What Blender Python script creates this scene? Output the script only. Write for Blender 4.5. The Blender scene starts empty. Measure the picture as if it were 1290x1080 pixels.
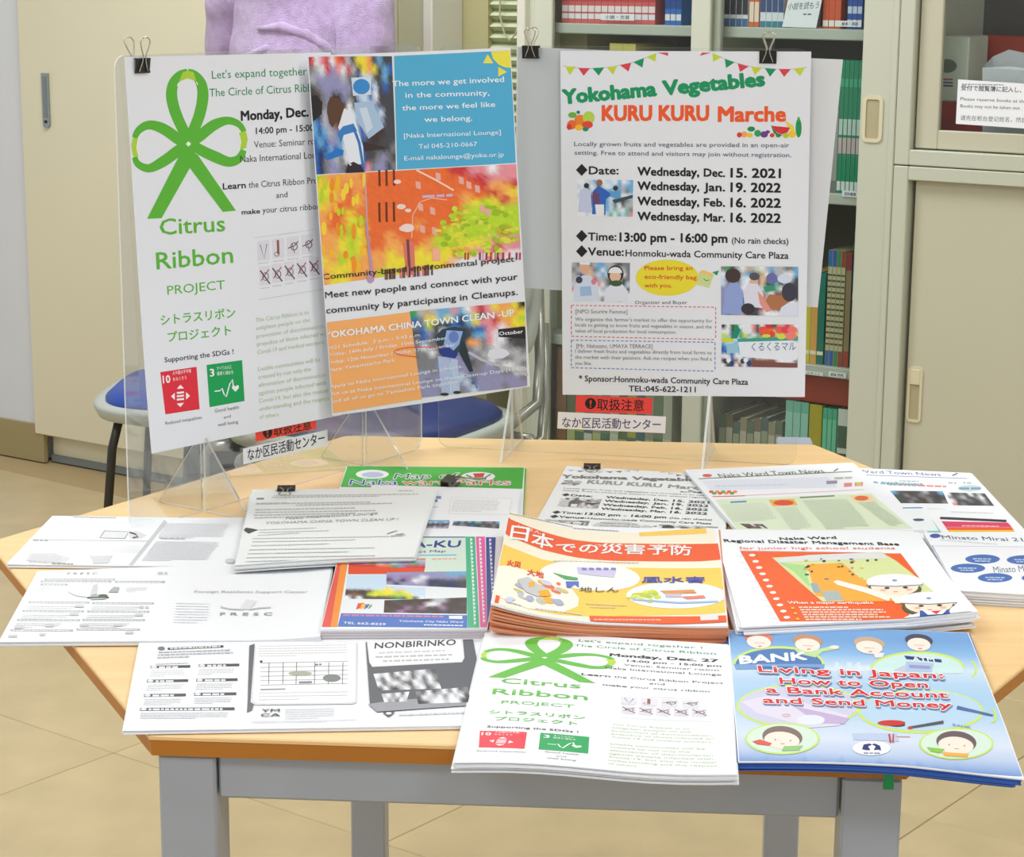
import bpy, bmesh, math, random
import numpy as np
from mathutils import Vector, Matrix
from mathutils.geometry import tessellate_polygon
random.seed(7); rng = np.random.RandomState(3)
SC = bpy.context.scene; COL = SC.collection

# ------------------------------------------------------------------ camera
FOC, PITCH, ROLL, CAMZ = 2647.0, 0.213, 0.0071, 1.28
TZ = 0.70
_fw = np.array([0, math.cos(PITCH), -math.sin(PITCH)]); _rt = np.array([1., 0, 0]); _up = np.cross(_rt, _fw)
RT = math.cos(ROLL)*_rt + math.sin(ROLL)*_up; UP = -math.sin(ROLL)*_rt + math.cos(ROLL)*_up; FW = _fw
CAM = np.array([0, 0, CAMZ])
cd = bpy.data.cameras.new('camera'); cam = bpy.data.objects.new('camera', cd); COL.objects.link(cam)
cd.sensor_fit = 'HORIZONTAL'; cd.sensor_width = 36; cd.lens = FOC/1290*36; cd.clip_start = .05
M = Matrix(((RT[0], UP[0], -FW[0], 0), (RT[1], UP[1], -FW[1], 0), (RT[2], UP[2], -FW[2], CAMZ), (0, 0, 0, 1)))
cam.matrix_world = M; SC.camera = cam

# ------------------------------------------------------------------ light
SC.view_settings.view_transform = 'Standard'; SC.view_settings.look = 'None'
SC.view_settings.gamma = 1; SC.view_settings.use_curve_mapping = False
SC.view_settings.exposure = 0.0
w = bpy.data.worlds.new('world'); SC.world = w; w.use_nodes = True
w.node_tree.nodes['Background'].inputs[0].default_value = (1.0, .997, .99, 1)
w.node_tree.nodes['Background'].inputs[1].default_value = 0.66
def area(loc, sx, sy, power, rot=(0, 0, 0)):
    l = bpy.data.lights.new('fluorescent_light', 'AREA'); l.shape = 'RECTANGLE'; l.size = sx; l.size_y = sy
    l.energy = power; l.color = (.93, .97, 1.0)
    o = bpy.data.objects.new('fluorescent_light', l); o.location = loc; o.rotation_euler = rot; COL.objects.link(o)
LIGHTS = [(-1.6, .2), (1.2, .2), (-1.5, 2.2), (1.3, 2.2), (-.6, 3.9)]  # last light is an added one, brightening the cabinets and bookcase
for lx, ly in LIGHTS: area((lx, ly, 2.52), 1.25, .5, 12.5 if ly < 3 else 34)

# ------------------------------------------------------------------ helpers
def lin(c):
    c = np.asarray(c, float)/255.
    return np.where(c <= .04045, c/12.92, ((c+.055)/1.055)**2.4)
def ray(u, v): return FW + (u-645)/FOC*RT - (v-540)/FOC*UP
def hz(u, v, z):
    d = ray(u, v); return CAM + d*((z-CAMZ)/d[2])
def onplane(u, v, A, n):
    d = ray(u, v); return CAM + d*(((A-CAM)@n)/(d@n))
def project(P):
    Q = P-CAM; w_ = Q@FW
    return np.stack([645+FOC*(Q@RT)/w_, 540-FOC*(Q@UP)/w_], -1)
MATS = {}
def mat(name, col, rough=.5, metal=0, noise=0, nscale=8, bump=0, bscale=60, spec=.5, sheen=0):
    if name in MATS: return MATS[name]
    m = bpy.data.materials.new(name); m.use_nodes = True; nt = m.node_tree; b = nt.nodes['Principled BSDF']
    c = lin(col); b.inputs['Roughness'].default_value = rough; b.inputs['Metallic'].default_value = metal
    b.inputs['Specular IOR Level'].default_value = spec
    b.inputs['Base Color'].default_value = (*c, 1)
    if sheen: b.inputs['Sheen Weight'].default_value = sheen
    tc = nt.nodes.new('ShaderNodeTexCoord')
    if noise:
        n = nt.nodes.new('ShaderNodeTexNoise'); n.inputs['Scale'].default_value = nscale; n.inputs['Detail'].default_value = 6
        nt.links.new(tc.outputs['Object'], n.inputs['Vector'])
        r = nt.nodes.new('ShaderNodeValToRGB'); r.color_ramp.elements[0].position = .3; r.color_ramp.elements[1].position = .7
        r.color_ramp.elements[0].color = (*np.clip(c*(1-noise), 0, 1), 1); r.color_ramp.elements[1].color = (*np.clip(c*(1+noise), 0, 1), 1)
        nt.links.new(n.outputs['Fac'], r.inputs[0]); nt.links.new(r.outputs[0], b.inputs['Base Color'])
    if bump:
        n2 = nt.nodes.new('ShaderNodeTexNoise'); n2.inputs['Scale'].default_value = bscale; n2.inputs['Detail'].default_value = 4
        nt.links.new(tc.outputs['Object'], n2.inputs['Vector'])
        bp = nt.nodes.new('ShaderNodeBump'); bp.inputs['Strength'].default_value = bump; bp.inputs['Distance'].default_value = .01
        nt.links.new(n2.outputs['Fac'], bp.inputs['Height']); nt.links.new(bp.outputs[0], b.inputs['Normal'])
    MATS[name] = m; return m
def wood_mat():
    m = bpy.data.materials.new('pale_wood'); m.use_nodes = True; nt = m.node_tree; b = nt.nodes['Principled BSDF']
    tc = nt.nodes.new('ShaderNodeTexCoord'); mp = nt.nodes.new('ShaderNodeMapping'); mp.inputs['Scale'].default_value = (2.5, 26, 26)
    nz = nt.nodes.new('ShaderNodeTexNoise'); nz.inputs['Scale'].default_value = 2.2; nz.inputs['Detail'].default_value = 7; nz.inputs['Distortion'].default_value = .5
    r = nt.nodes.new('ShaderNodeValToRGB'); e = r.color_ramp.elements
    e[0].position = .3; e[0].color = (*lin((242, 200, 140)), 1); e[1].position = .72; e[1].color = (*lin((250, 213, 157)), 1)
    nt.links.new(tc.outputs['Object'], mp.inputs[0]); nt.links.new(mp.outputs[0], nz.inputs[0]); nt.links.new(nz.outputs['Fac'], r.inputs[0])
    nt.links.new(r.outputs[0], b.inputs['Base Color']); b.inputs['Roughness'].default_value = .32
    return m
def clear_mat(name, tint=(246, 250, 250), haze=.05, gloss=1.0, hazecol=(235, 240, 240)):
    m = bpy.data.materials.new(name); m.use_nodes = True; nt = m.node_tree; nt.nodes.clear()
    out = nt.nodes.new('ShaderNodeOutputMaterial'); tr = nt.nodes.new('ShaderNodeBsdfTransparent'); tr.inputs[0].default_value = (*lin(tint), 1)
    gl = nt.nodes.new('ShaderNodeBsdfGlossy'); gl.inputs['Roughness'].default_value = .04
    df = nt.nodes.new('ShaderNodeBsdfDiffuse'); df.inputs[0].default_value = (*lin(hazecol), 1)
    m1 = nt.nodes.new('ShaderNodeMixShader'); m1.inputs[0].default_value = haze
    nt.links.new(tr.outputs[0], m1.inputs[1]); nt.links.new(df.outputs[0], m1.inputs[2])
    fr = nt.nodes.new('ShaderNodeFresnel'); fr.inputs[0].default_value = 1.45
    mu = nt.nodes.new('ShaderNodeMath'); mu.operation = 'MULTIPLY'; mu.inputs[1].default_value = gloss; nt.links.new(fr.outputs[0], mu.inputs[0])
    m2 = nt.nodes.new('ShaderNodeMixShader'); nt.links.new(mu.outputs[0], m2.inputs[0])
    nt.links.new(m1.outputs[0], m2.inputs[1]); nt.links.new(gl.outputs[0], m2.inputs[2]); nt.links.new(m2.outputs[0], out.inputs[0])
    return m
def ink_mat():
    m = bpy.data.materials.new('printed_ink'); m.use_nodes = True; nt = m.node_tree; b = nt.nodes['Principled BSDF']
    a = nt.nodes.new('ShaderNodeAttribute'); a.attribute_name = 'ink'; nt.links.new(a.outputs['Color'], b.inputs['Base Color'])
    b.inputs['Roughness'].default_value = .45; b.inputs['Specular IOR Level'].default_value = .35
    return m
INK = ink_mat(); WOOD = wood_mat()
ACR = clear_mat('clear_acrylic', tint=(251, 252, 252), haze=.013, gloss=.35); ACR_EDGE = clear_mat('acrylic_edge', haze=.6, gloss=.6, hazecol=(250, 250, 245))
GLASS = clear_mat('cabinet_glass', tint=(250, 253, 252), haze=.004, gloss=.4)
PAPER = mat('white_paper', (240, 242, 247), .55, spec=.3)
PAPERG = mat('newsprint_paper', (236, 239, 240), .6, spec=.25)

def tag(o, label=None, cat=None, group=None, kind=None):
    if label: o['label'] = label
    if cat: o['category'] = cat
    if group: o['group'] = group
    if kind: o['kind'] = kind
    return o
def mk(name, V, F, m, parent=None, cols=None, local=False, smooth=False, midx=None):
    V = np.asarray(V, float).reshape(-1, 3)
    if local: loc = np.zeros(3)
    elif parent is not None: loc = np.array(parent.get('_o', [0, 0, 0]), float)
    else: loc = np.array([(V[:, 0].min()+V[:, 0].max())/2, (V[:, 1].min()+V[:, 1].max())/2, V[:, 2].min()])
    me = bpy.data.meshes.new(name); me.from_pydata((V-loc).tolist(), [], [list(map(int, f)) for f in F])
    for mm in (m if isinstance(m, (list, tuple)) else [m]): me.materials.append(mm)
    if midx is not None: me.polygons.foreach_set('material_index', midx)
    if smooth: me.polygons.foreach_set('use_smooth', [True]*len(me.polygons))
    if cols is not None:
        a = me.color_attributes.new('ink', 'FLOAT_COLOR', 'POINT'); c4 = np.ones((len(V), 4)); c4[:, :3] = cols
        a.data.foreach_set('color', c4.ravel())
    me.update()
    o = bpy.data.objects.new(name, me); COL.objects.link(o)
    if parent is not None: o.parent = parent
    else: o.location = loc.tolist()
    if not local and parent is None: ORG[o.name] = loc
    return o
ORG = {}
class _:
    pass
def empty(name, loc=(0, 0, 0), rz=0):
    o = bpy.data.objects.new(name, None); COL.objects.link(o); o.location = loc; o.rotation_euler = (0, 0, rz); o.empty_display_size = .05
    return o
class MB:
    """collects boxes / tubes into one mesh"""
    def __init__(s): s.V = []; s.F = []; s.I = []; s.n = 0
    def add(s, V, F, i=0):
        s.V.append(np.asarray(V, float)); s.F += [[a+s.n for a in f] for f in F]; s.I += [i]*len(F); s.n += len(V); return s
    def box(s, x0, y0, z0, x1, y1, z1, i=0, bev=0, R=None):
        if bev:
            b = bev; V = []
            for (x, sx) in ((x0, 1), (x1, -1)):
                for (y, sy) in ((y0, 1), (y1, -1)):
                    for (z, sz) in ((z0, 1), (z1, -1)):
                        V += [(x+b*sx, y+b*sy, z), (x+b*sx, y, z+b*sz), (x, y+b*sy, z+b*sz)]
            def c(a, b_, c_, k): return ((a*2+b_)*2+c_)*3+k
            F = []
            for a in (0, 1):
                F.append([c(a, 0, 0, 2), c(a, 0, 1, 2), c(a, 1, 1, 2), c(a, 1, 0, 2)][::(1 if a == 0 else -1)])
                F.append([c(0, a, 0, 1), c(1, a, 0, 1), c(1, a, 1, 1), c(0, a, 1, 1)][::(1 if a == 0 else -1)])
                F.append([c(0, 0, a, 0), c(0, 1, a, 0), c(1, 1, a, 0), c(1, 0, a, 0)][::(1 if a == 0 else -1)])
            for p in (0, 1):
                for q in (0, 1):
                    F.append([c(0, p, q, 0), c(1, p, q, 0), c(1, p, q, 1), c(0, p, q, 1)][::(1 if p == q else -1)])
                    F.append([c(p, 0, q, 0), c(p, 0, q, 2), c(p, 1, q, 2), c(p, 1, q, 0)][::(1 if p == q else -1)])
                    F.append([c(p, q, 0, 1), c(p, q, 1, 1), c(p, q, 1, 2), c(p, q, 0, 2)][::(1 if p == q else -1)])
            for p in (0, 1):
                for q in (0, 1):
                    for r in (0, 1): F.append([c(p, q, r, 0), c(p, q, r, 1), c(p, q, r, 2)])
        else:
            V = [(x, y, z) for x in (x0, x1) for y in (y0, y1) for z in (z0, z1)]
            F = [[0, 1, 3, 2], [4, 6, 7, 5], [0, 4, 5, 1], [2, 3, 7, 6], [0, 2, 6, 4], [1, 5, 7, 3]]
        V = np.array(V)
        if R is not None: V = R(V)
        return s.add(V, F, i)
    def tube(s, pts, r, n=8, i=0, closed=False, flat=1):
        pts = [np.array(p, float) for p in pts]; N = len(pts); rings = []; prev = None
        rr = r if isinstance(r, (list, tuple)) else [r]*N
        for k in range(N):
            a = pts[(k-1) % N] if (k > 0 or closed) else pts[k]; b = pts[(k+1) % N] if (k < N-1 or closed) else pts[k]
            t = b-a; t /= np.linalg.norm(t)+1e-12
            if prev is None:
                h = np.array([0, 0, 1.]) if abs(t[2]) < .9 else np.array([1., 0, 0]); u = np.cross(h, t)
            else: u = prev-t*(prev@t)
            u /= np.linalg.norm(u)+1e-12; prev = u; v = np.cross(t, u)
            rings.append([pts[k]+rr[k]*(math.cos(2*math.pi*j/n)*u+flat*math.sin(2*math.pi*j/n)*v) for j in range(n)])
        V = [p for q in rings for p in q]; F = []
        for k in range(N if closed else N-1):
            k2 = (k+1) % N
            for j in range(n): F.append([k*n+j, k*n+(j+1) % n, k2*n+(j+1) % n, k2*n+j])
        if not closed: F.append(list(range(n))[::-1]); F.append([(N-1)*n+j for j in range(n)])
        return s.add(V, F, i)
    def prism(s, poly, z0, z1, i=0, top=None):
        n = len(poly); top = top or poly
        V = [(p[0], p[1], z0) for p in poly]+[(p[0], p[1], z1) for p in top]
        F = [list(range(n))[::-1], [n+k for k in range(n)]]+[[k, (k+1) % n, n+(k+1) % n, n+k] for k in range(n)]
        return s.add(V, F, i)
    def build(s, name, m, parent=None, local=False, smooth=False):
        return mk(name, np.concatenate(s.V), s.F, m, parent, local=local, smooth=smooth, midx=s.I if isinstance(m, (list, tuple)) else None)
def child(root, name, mb, m, smooth=False, cols=None):
    """part given in world coordinates under an unrotated root"""
    o = mb.build(name, m, None, local=True, smooth=smooth)
    loc = np.array(ORG[root.name]) if root.name in ORG else np.array(root.location)
    o.parent = root; o.location = (0, 0, 0)
    for v in o.data.vertices: v.co -= Vector(loc)
    return o

# wall frame: s runs along the back wall to the right, off goes into it
PSI = math.radians(34); WN = np.array([math.sin(PSI), math.cos(PSI), 0]); WT = np.array([math.cos(PSI), -math.sin(PSI), 0])
WA = hz(61, 582, 0)
def WL(V):
    V = np.asarray(V, float); return WA + V[:, :1]*WT + V[:, 1:2]*WN + V[:, 2:3]*np.array([0, 0, 1.])
def wl(u, v, off=0):
    P = onplane(u, v, WA+WN*off, WN); return float((P-WA)@WT), float(P[2])
def wbox(mb, s0, o0, z0, s1, o1, z1, i=0, bev=0): return mb.box(s0, o0, z0, s1, o1, z1, i, bev, WL)

# ------------------------------------------------------------------ sheets and print
class Surf:
    def __init__(s, corners, lift=None, curved=None):
        s.c = [np.array(c, float) for c in corners]; TL, TR, BR, BL = s.c
        n = np.cross(BL-TL, TR-TL)+np.cross(BR-TR, BR-BL)*0; s.n = n/np.linalg.norm(n); s.lift = lift
        s.curved = lift is not None if curved is None else curved
    def P(s, u, v):
        u = np.asarray(u, float)[..., None]; v = np.asarray(v, float)[..., None]; TL, TR, BR, BL = s.c
        p = (1-u)*(1-v)*TL+u*(1-v)*TR+u*v*BR+(1-u)*v*BL
        if s.lift is not None: p = p+s.n*s.lift(u, v)
        return p
    def inv(s, px):
        px = np.asarray(px, float); u = np.full(len(px), .5); v = np.full(len(px), .5); e = 1e-4
        for _ in range(12):
            p0 = project(s.P(u, v)); pu = (project(s.P(u+e, v))-p0)/e; pv = (project(s.P(u, v+e))-p0)/e
            r = px-p0; det = pu[:, 0]*pv[:, 1]-pu[:, 1]*pv[:, 0]
            u = u+np.clip((r[:, 0]*pv[:, 1]-r[:, 1]*pv[:, 0])/det, -.6, .6); v = v+np.clip((pu[:, 0]*r[:, 1]-pu[:, 1]*r[:, 0])/det, -.6, .6)
        return u, v
def lay(q, z, lift=None):
    """four photo corners laid on the table plane at height z (scalar or four) above the table top"""
    zs = z if isinstance(z, (list, tuple)) else [z]*4
    return Surf([hz(a, b, TZ+zz) for (a, b), zz in zip(q, zs)], lift)
def slab(s, th, nu, nv, dz=0, jig=None, round_tl=0):
    us, vs = np.meshgrid(np.linspace(0, 1, nu+1), np.linspace(0, 1, nv+1))
    T = s.P(us.ravel(), vs.ravel())
    if jig is not None:
        c = T.mean(0); a, dx, dy = jig; d = T-c; T = c+np.stack([d[:, 0]*math.cos(a)-d[:, 1]*math.sin(a)+dx, d[:, 0]*math.sin(a)+d[:, 1]*math.cos(a)+dy, d[:, 2]], 1)
    T = T+np.array([0, 0, dz]); B = T-s.n*th; N = len(T); W = nu+1; V = np.concatenate([T, B]); F = []
    for j in range(nv):
        for i in range(nu):
            a = j*W+i; F.append([a, a+W, a+W+1, a+1]); F.append([N+a, N+a+1, N+a+W+1, N+a+W])
    rim = [i for i in range(W)]+[j*W+nu for j in range(1, nv+1)]+[nv*W+i for i in range(nu-1, -1, -1)]+[j*W for j in range(nv-1, 0, -1)]
    for k in range(len(rim)): a, b = rim[k], rim[(k+1) % len(rim)]; F.append([a, b, N+b, N+a])
    return V, F
PAL = dict(k=(30, 30, 32), K=(72, 72, 78), g=(130, 130, 136), G=(186, 188, 195), w=(240, 242, 248), r=(208, 55, 60), p=(236, 150, 160), o=(240, 112, 52),
 O=(250, 170, 90), y=(244, 226, 60), l=(190, 222, 50), n=(60, 165, 85), N=(28, 88, 70), b=(52, 105, 185), B=(34, 48, 96), c=(110, 178, 222), s=(232, 192, 168),
 u=(140, 92, 62), U=(66, 50, 46), v=(150, 150, 192), t=(206, 178, 130), e=(120, 190, 175), f=(205, 225, 190), a=(205, 225, 245), m=(160, 120, 170))
TEXTS = {}
class Art:
    def __init__(s, surf=None, page=None): s.surf = surf; s.page = page; s.it = []; s.o = (0, 0); s.k = 1.; s.ly = 0; s.pale = .3
    def at(s, ox, oy, k): s.o = (ox, oy); s.k = k; return s
    def T(s, P): P = np.asarray(P, float).reshape(-1, 2); return P/s.k+np.array(s.o)
    def raw(s, part, P, F, col, ly=None):
        P = s.T(P)
        c = np.asarray(col, float)
        if c.ndim == 1: c = np.tile(lin(c), (len(P), 1))
        s.it.append([part, P, [tuple(f) for f in F], c, s.ly if ly is None else ly])
    def poly(s, part, P, col, ly=None):
        P = np.asarray(P, float); t = tessellate_polygon([[Vector((p[0], p[1], 0)) for p in P]]); s.raw(part, P, t, col, ly)
    def rect(s, part, x0, y0, x1, y1, col, ly=None): s.raw(part, [(x0, y0), (x1, y0), (x1, y1), (x0, y1)], [(0, 1, 2), (0, 2, 3)], col, ly)
    def quad(s, part, P, col, ly=None): s.raw(part, P, [(0, 1, 2), (0, 2, 3)], col, ly)
    def ell(s, part, x, y, rx, ry, col, ly=None, a0=0, a1=360, rot=0, n=28):
        r = math.radians(rot); P = [(x, y)]
        for k in range(n+1):
            a = math.radians(a0+(a1-a0)*k/n); X, Y = rx*math.cos(a), ry*math.sin(a); P.append((x+X*math.cos(r)-Y*math.sin(r), y+X*math.sin(r)+Y*math.cos(r)))
        s.raw(part, P, [(0, k+1, k+2) for k in range(n)], col, ly)
    def line(s, part, P, w, col, ly=None):
        P = np.asarray(P, float); w = np.broadcast_to(np.asarray(w, float), (len(P),)); V = []
        for k in range(len(P)):
            t = P[min(k+1, len(P)-1)]-P[max(k-1, 0)]; t = t/(np.linalg.norm(t)+1e-9); n_ = np.array([-t[1], t[0]]); V += [P[k]+n_*w[k]/2, P[k]-n_*w[k]/2]
        F = []
        for k in range(len(P)-1): a = 2*k; F += [(a, a+1, a+3), (a, a+3, a+2)]
        s.raw(part, V, F, col, ly)
    def ring(s, part, x, y, rx, ry, w, col, ly=None, n=36, a0=0, a1=360):
        s.line(part, [(x+rx*math.cos(math.radians(a0+(a1-a0)*k/n)), y+ry*math.sin(math.radians(a0+(a1-a0)*k/n))) for k in range(n+1)], w, col, ly)
    def dash(s, part, x0, y0, x1, y1, w, d, col, ly=None):
        L = math.hypot(x1-x0, y1-y0); n = max(1, int(L/d/1.6))
        for k in range(n):
            a = k/n; b = a+.62/n; s.line(part, [(x0+(x1-x0)*a, y0+(y1-y0)*a), (x0+(x1-x0)*b, y0+(y1-y0)*b)], w, col, ly)
    def greek(s, part, x0, y0, x1, y1, h, col, ly=None, seed=None, dx=0):
        """one row of words too small to read"""
        if max(col) < 235 and s.pale: col = tuple(c+(255-c)*s.pale for c in col)
        x = 0; L = x1-x0; q = random.Random(seed if seed is not None else len(s.it))
        while x < L-h:
            ww = min(q.uniform(1.5, 5)*h, L-x); a = x/L; b = (x+ww)/L
            s.quad(part, [(x0+L*a+dx, y0+(y1-y0)*a-h), (x0+L*b+dx, y0+(y1-y0)*b-h), (x0+L*b, y0+(y1-y0)*b), (x0+L*a, y0+(y1-y0)*a)], col, ly); x += ww+h*.7
    def para(s, part, TL, TR, BL, rows, h, col, ly=None, fill=.95, seed=1):
        q = random.Random(seed)
        for k in range(rows):
            f_ = k/max(1, rows-1); ax = TL[0]+(BL[0]-TL[0])*f_; ay = TL[1]+(BL[1]-TL[1])*f_; fr = 1 if k < rows-1 else q.uniform(.4, .8); fr *= q.uniform(fill, 1)
            s.greek(part, ax, ay, ax+(TR[0]-TL[0])*fr, ay+(TR[1]-TL[1])*fr, h, col, ly, seed*100+k)
    def mosaic(s, part, Q, rows, ly=None, wob=1.0, sub=3):
        """small printed photograph, Q = TL TR BR BL"""
        R = len(rows); C = len(rows[0]); g = np.array([[lin(PAL[ch]) for ch in r.ljust(C, r[-1])[:C]] for r in rows]); Q = np.asarray(Q, float)
        H, W = R*sub, C*sub; V = []; cc = []
        q = np.random.RandomState(R*31+C)
        for j in range(H+1):
            for i in range(W+1):
                u, v = i/W, j/H; V.append((1-u)*(1-v)*Q[0]+u*(1-v)*Q[1]+u*v*Q[2]+(1-u)*v*Q[3])
                x = min(max(u*C-.5+q.uniform(-.16, .16)*wob, 0), C-1); y = min(max(v*R-.5+q.uniform(-.16, .16)*wob, 0), R-1); xi, yi = int(x), int(y); xf, yf = x-xi, y-yi
                sm = lambda t: min(1, max(0, (t-.5)*1.15+.5))
                xf, yf = sm(xf), sm(yf); x2, y2 = min(xi+1, C-1), min(yi+1, R-1)
                cc.append((1-xf)*(1-yf)*g[yi, xi]+xf*(1-yf)*g[yi, x2]+(1-xf)*yf*g[y2, xi]+xf*yf*g[y2, x2])
        F = []
        for j in range(H):
            for i in range(W): a = j*(W+1)+i; F += [(a, a+1, a+W+2), (a, a+W+2, a+W+1)]
        s.it.append([part, s.T(V), F, np.array(cc)*q.uniform(.94, 1.05, (len(cc), 1)), s.ly if ly is None else ly])
    def text(s, part, body, x0, y0, x1, y1, h, col, bold=0, ly=None, perp=False, sh=0, sp=1.0):
        key = (body, 0, sp); TEXTS.setdefault(key, None)
        A, B = s.T([(x0, y0), (x1, y1)]); s.it.append([part, 'T', key, A, B, h/s.k, lin(col), (s.ly+2) if ly is None else ly, perp, sh, bold])
def bake_texts():
    obs = {}
    for key in TEXTS:
        if TEXTS[key] is None:
            c = bpy.data.curves.new('t', 'FONT'); c.body = key[0]; c.space_character = key[2]; c.resolution_u = 2
            o = bpy.data.objects.new('t', c); COL.objects.link(o); obs[key] = o
    bpy.context.view_layer.update(); dg = bpy.context.evaluated_depsgraph_get()
    for key, o in obs.items():
        e = o.evaluated_get(dg); m = e.to_mesh(); m.calc_loop_triangles()
        V = np.array([v.co[:2] for v in m.vertices]).reshape(-1, 2); F = [tuple(t.vertices) for t in m.loop_triangles]
        e.to_mesh_clear(); cjk = any(ord(ch) > 0x2E80 for ch in key[0])
        if len(V):
            x0, x1 = V[:, 0].min(), V[:, 0].max(); V = np.stack([(V[:, 0]-x0)/(x1-x0), V[:, 1]/(.80 if cjk else .72)], 1)
        TEXTS[key] = (V, F)
    for o in obs.values(): c = o.data; bpy.data.objects.remove(o); bpy.data.curves.remove(c)
PENDING = []
def put_art(root, surf, art, recol=None, uvmap=None, off=None, step=.000022, dz=0): PENDING.append((root, surf, art, recol, uvmap, off, step, dz))
def build_art(root, surf, art, recol, uvmap, off, step, dz):
    src = art.surf; parts = {}
    if off is None: off = .0001
    for idx, it in enumerate(art.it):
        zc = 0.
        if isinstance(it[1], str):
            part, _t, key, A, B, h, col, ly, perp, sh, bold = it; V, F = TEXTS[key]
            if len(V) == 0: continue
            d = B-A; L = np.linalg.norm(d)
            if perp or src is None: upv = np.array([d[1], -d[0]])/L
            else:
                uu, vv = src.inv([A+d/2]); p = project(src.P(np.array([uu[0], uu[0]]), np.array([vv[0], vv[0]-.02]))); upv = p[1]-p[0]; upv = upv/abs(upv[1]) if abs(upv[1]) > 1e-9 else np.array([0, -1.])
            P = A+V[:, :1]*d+V[:, 1:]*h*(upv+d/L*sh)
            if bold > .007:
                r_ = bold*h/.72; dn = d/L*r_; un = upv*r_; m_ = 4 if bold < .05 else 12; cp = [P]; cf = list(F); n0 = len(P)
                for k in range(m_): a_ = 2*math.pi*(k+.5)/m_; cp.append(P+dn*math.cos(a_)*1.2+un*math.sin(a_)); cf += [tuple(i+n0*(k+1) for i in f) for f in F]
                P = np.concatenate(cp); F = cf; zc = np.repeat(np.arange(m_+1)*6e-6, n0)
            C = np.tile(col, (len(P), 1))
        else: part, P, F, C, ly = it
        if src is not None: u, v = src.inv(P)
        else: u, v = P[:, 0]/art.page[0], P[:, 1]/art.page[1]
        if uvmap is not None: u, v = uvmap(u, v)
        if surf.curved and not isinstance(it[1], str):
            uv = [tuple(q) for q in np.stack([u, v], 1)]; C = [tuple(c) for c in C]; st = list(F); F = []
            while st:
                a, b, c = st.pop(); e = [(abs(uv[i][0]-uv[j][0])+abs(uv[i][1]-uv[j][1]), i, j, k) for i, j, k in ((a, b, c), (b, c, a), (c, a, b))]; m_ = max(e)
                if m_[0] > .09 and len(uv) < 20000:
                    _, i, j, k = m_; uv.append(((uv[i][0]+uv[j][0])/2, (uv[i][1]+uv[j][1])/2)); C.append(tuple((x+y)/2 for x, y in zip(C[i], C[j]))); nI = len(uv)-1
                    st += [(i, nI, k), (nI, j, k)]
                else: F.append((a, b, c))
            uv = np.array(uv); u, v = uv[:, 0], uv[:, 1]; C = np.array(C)
        u = np.clip(u, .004, .996); v = np.clip(v, .004, .996)
        X = surf.P(u, v)+surf.n*(off+step*ly+idx*1e-6)+np.array([0, 0, dz])
        if np.ndim(zc): X = X+surf.n*zc[:, None]
        if recol is not None: C = recol(C)
        # keep the print facing the reader, drop slivers clipped away at the paper's edge
        tri = np.array(F); a, b, c = X[tri[:, 0]], X[tri[:, 1]], X[tri[:, 2]]; cr = np.cross(b-a, c-a); keep = np.linalg.norm(cr, axis=1) > 1e-10
        flip = (cr@surf.n) < 0; tri[flip] = tri[flip][:, ::-1]; tri = tri[keep]
        if not len(tri): continue
        D = parts.setdefault(part, [[], [], [], 0]); D[0].append(X); D[1].append(tri+D[3]); D[2].append(C); D[3] += len(X)
    loc = np.array(ORG.get(root.name, root.location))
    for part, (Xs, Fs, Cs, _) in parts.items():
        o = mk(part, np.concatenate(Xs)-loc, np.concatenate(Fs).tolist(), INK, None, np.concatenate(Cs), local=True); o.parent = root
        if part in ('lettering', 'printing', 'frame_lines', 'instruction_pictures', 'map_print', 'oval_print', 'photo_print', 'vegetable_pictures'): o['kind'] = 'stuff'
def gray(C): g = (C@np.array([.3, .6, .1]))[:, None]; return np.repeat(g, 3, 1)

def stack(name, surf, n, th, labels, cat, group, m=PAPER, jit=.0015, nseg=(10, 10), ang=.006, cover=None, shift=(0, 0), spread=1.0, seed=1):
    """a pile of single sheets or booklets; returns the top one. labels = (top label, label of the ones below)"""
    q = random.Random(seed)
    V, F = slab(surf, th*.92, *nseg); top = mk(name, V, F, m); tag(top, labels[0], cat, group if n > 1 else None)
    for k in range(1, n):
        j = (q.uniform(-ang, ang), q.uniform(-jit, jit)+shift[0]*k, q.uniform(-jit, jit)+shift[1]*k)
        s2 = surf
        if spread != 1.0 and surf.lift is not None:
            fct = spread**k; l0 = surf.lift; s2 = Surf(surf.c, (lambda u, v, l0=l0, fct=fct: l0(u, v)*fct)); s2.n = surf.n
        V, F = slab(s2, th*.92, *nseg, dz=-th*k, jig=j); o = mk(name, V, F, cover or m); tag(o, '%s, %s from the top' % (labels[1], ['', 'second', 'third', 'fourth', 'fifth', 'sixth', 'seventh', 'eighth', 'ninth', 'tenth', 'eleventh', 'twelfth'][k]), cat, group)
    return top
# ================================================================== setting
m_wall = mat('painted_wall', (214, 217, 222), .8, noise=.01); m_floor = mat('vinyl_floor', (194, 175, 136), .35, noise=.08, nscale=9, spec=.35)
m_joint = mat('floor_joint', (178, 156, 116), .6); m_base = mat('tan_baseboard', (160, 146, 104), .5)
m_cream = mat('cream_steel', (222, 216, 188), .42, noise=.01, nscale=2); m_beige = mat('beige_steel', (196, 198, 180), .42, noise=.012, nscale=3)
m_beiged = mat('beige_steel_door', (196, 193, 170), .42, noise=.015, nscale=3)
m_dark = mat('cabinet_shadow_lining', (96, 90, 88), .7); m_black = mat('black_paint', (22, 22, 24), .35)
m_olive = mat('olive_reveal', (176, 170, 126), .7); m_blind = mat('pleated_blind', (196, 202, 168), .7); m_rub = mat('grey_rubber', (120, 128, 126), .6)
m_handle = mat('handle_steel', (150, 160, 160), .35, .6); m_hbeige = mat('handle_beige', (214, 206, 174), .4)
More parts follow.
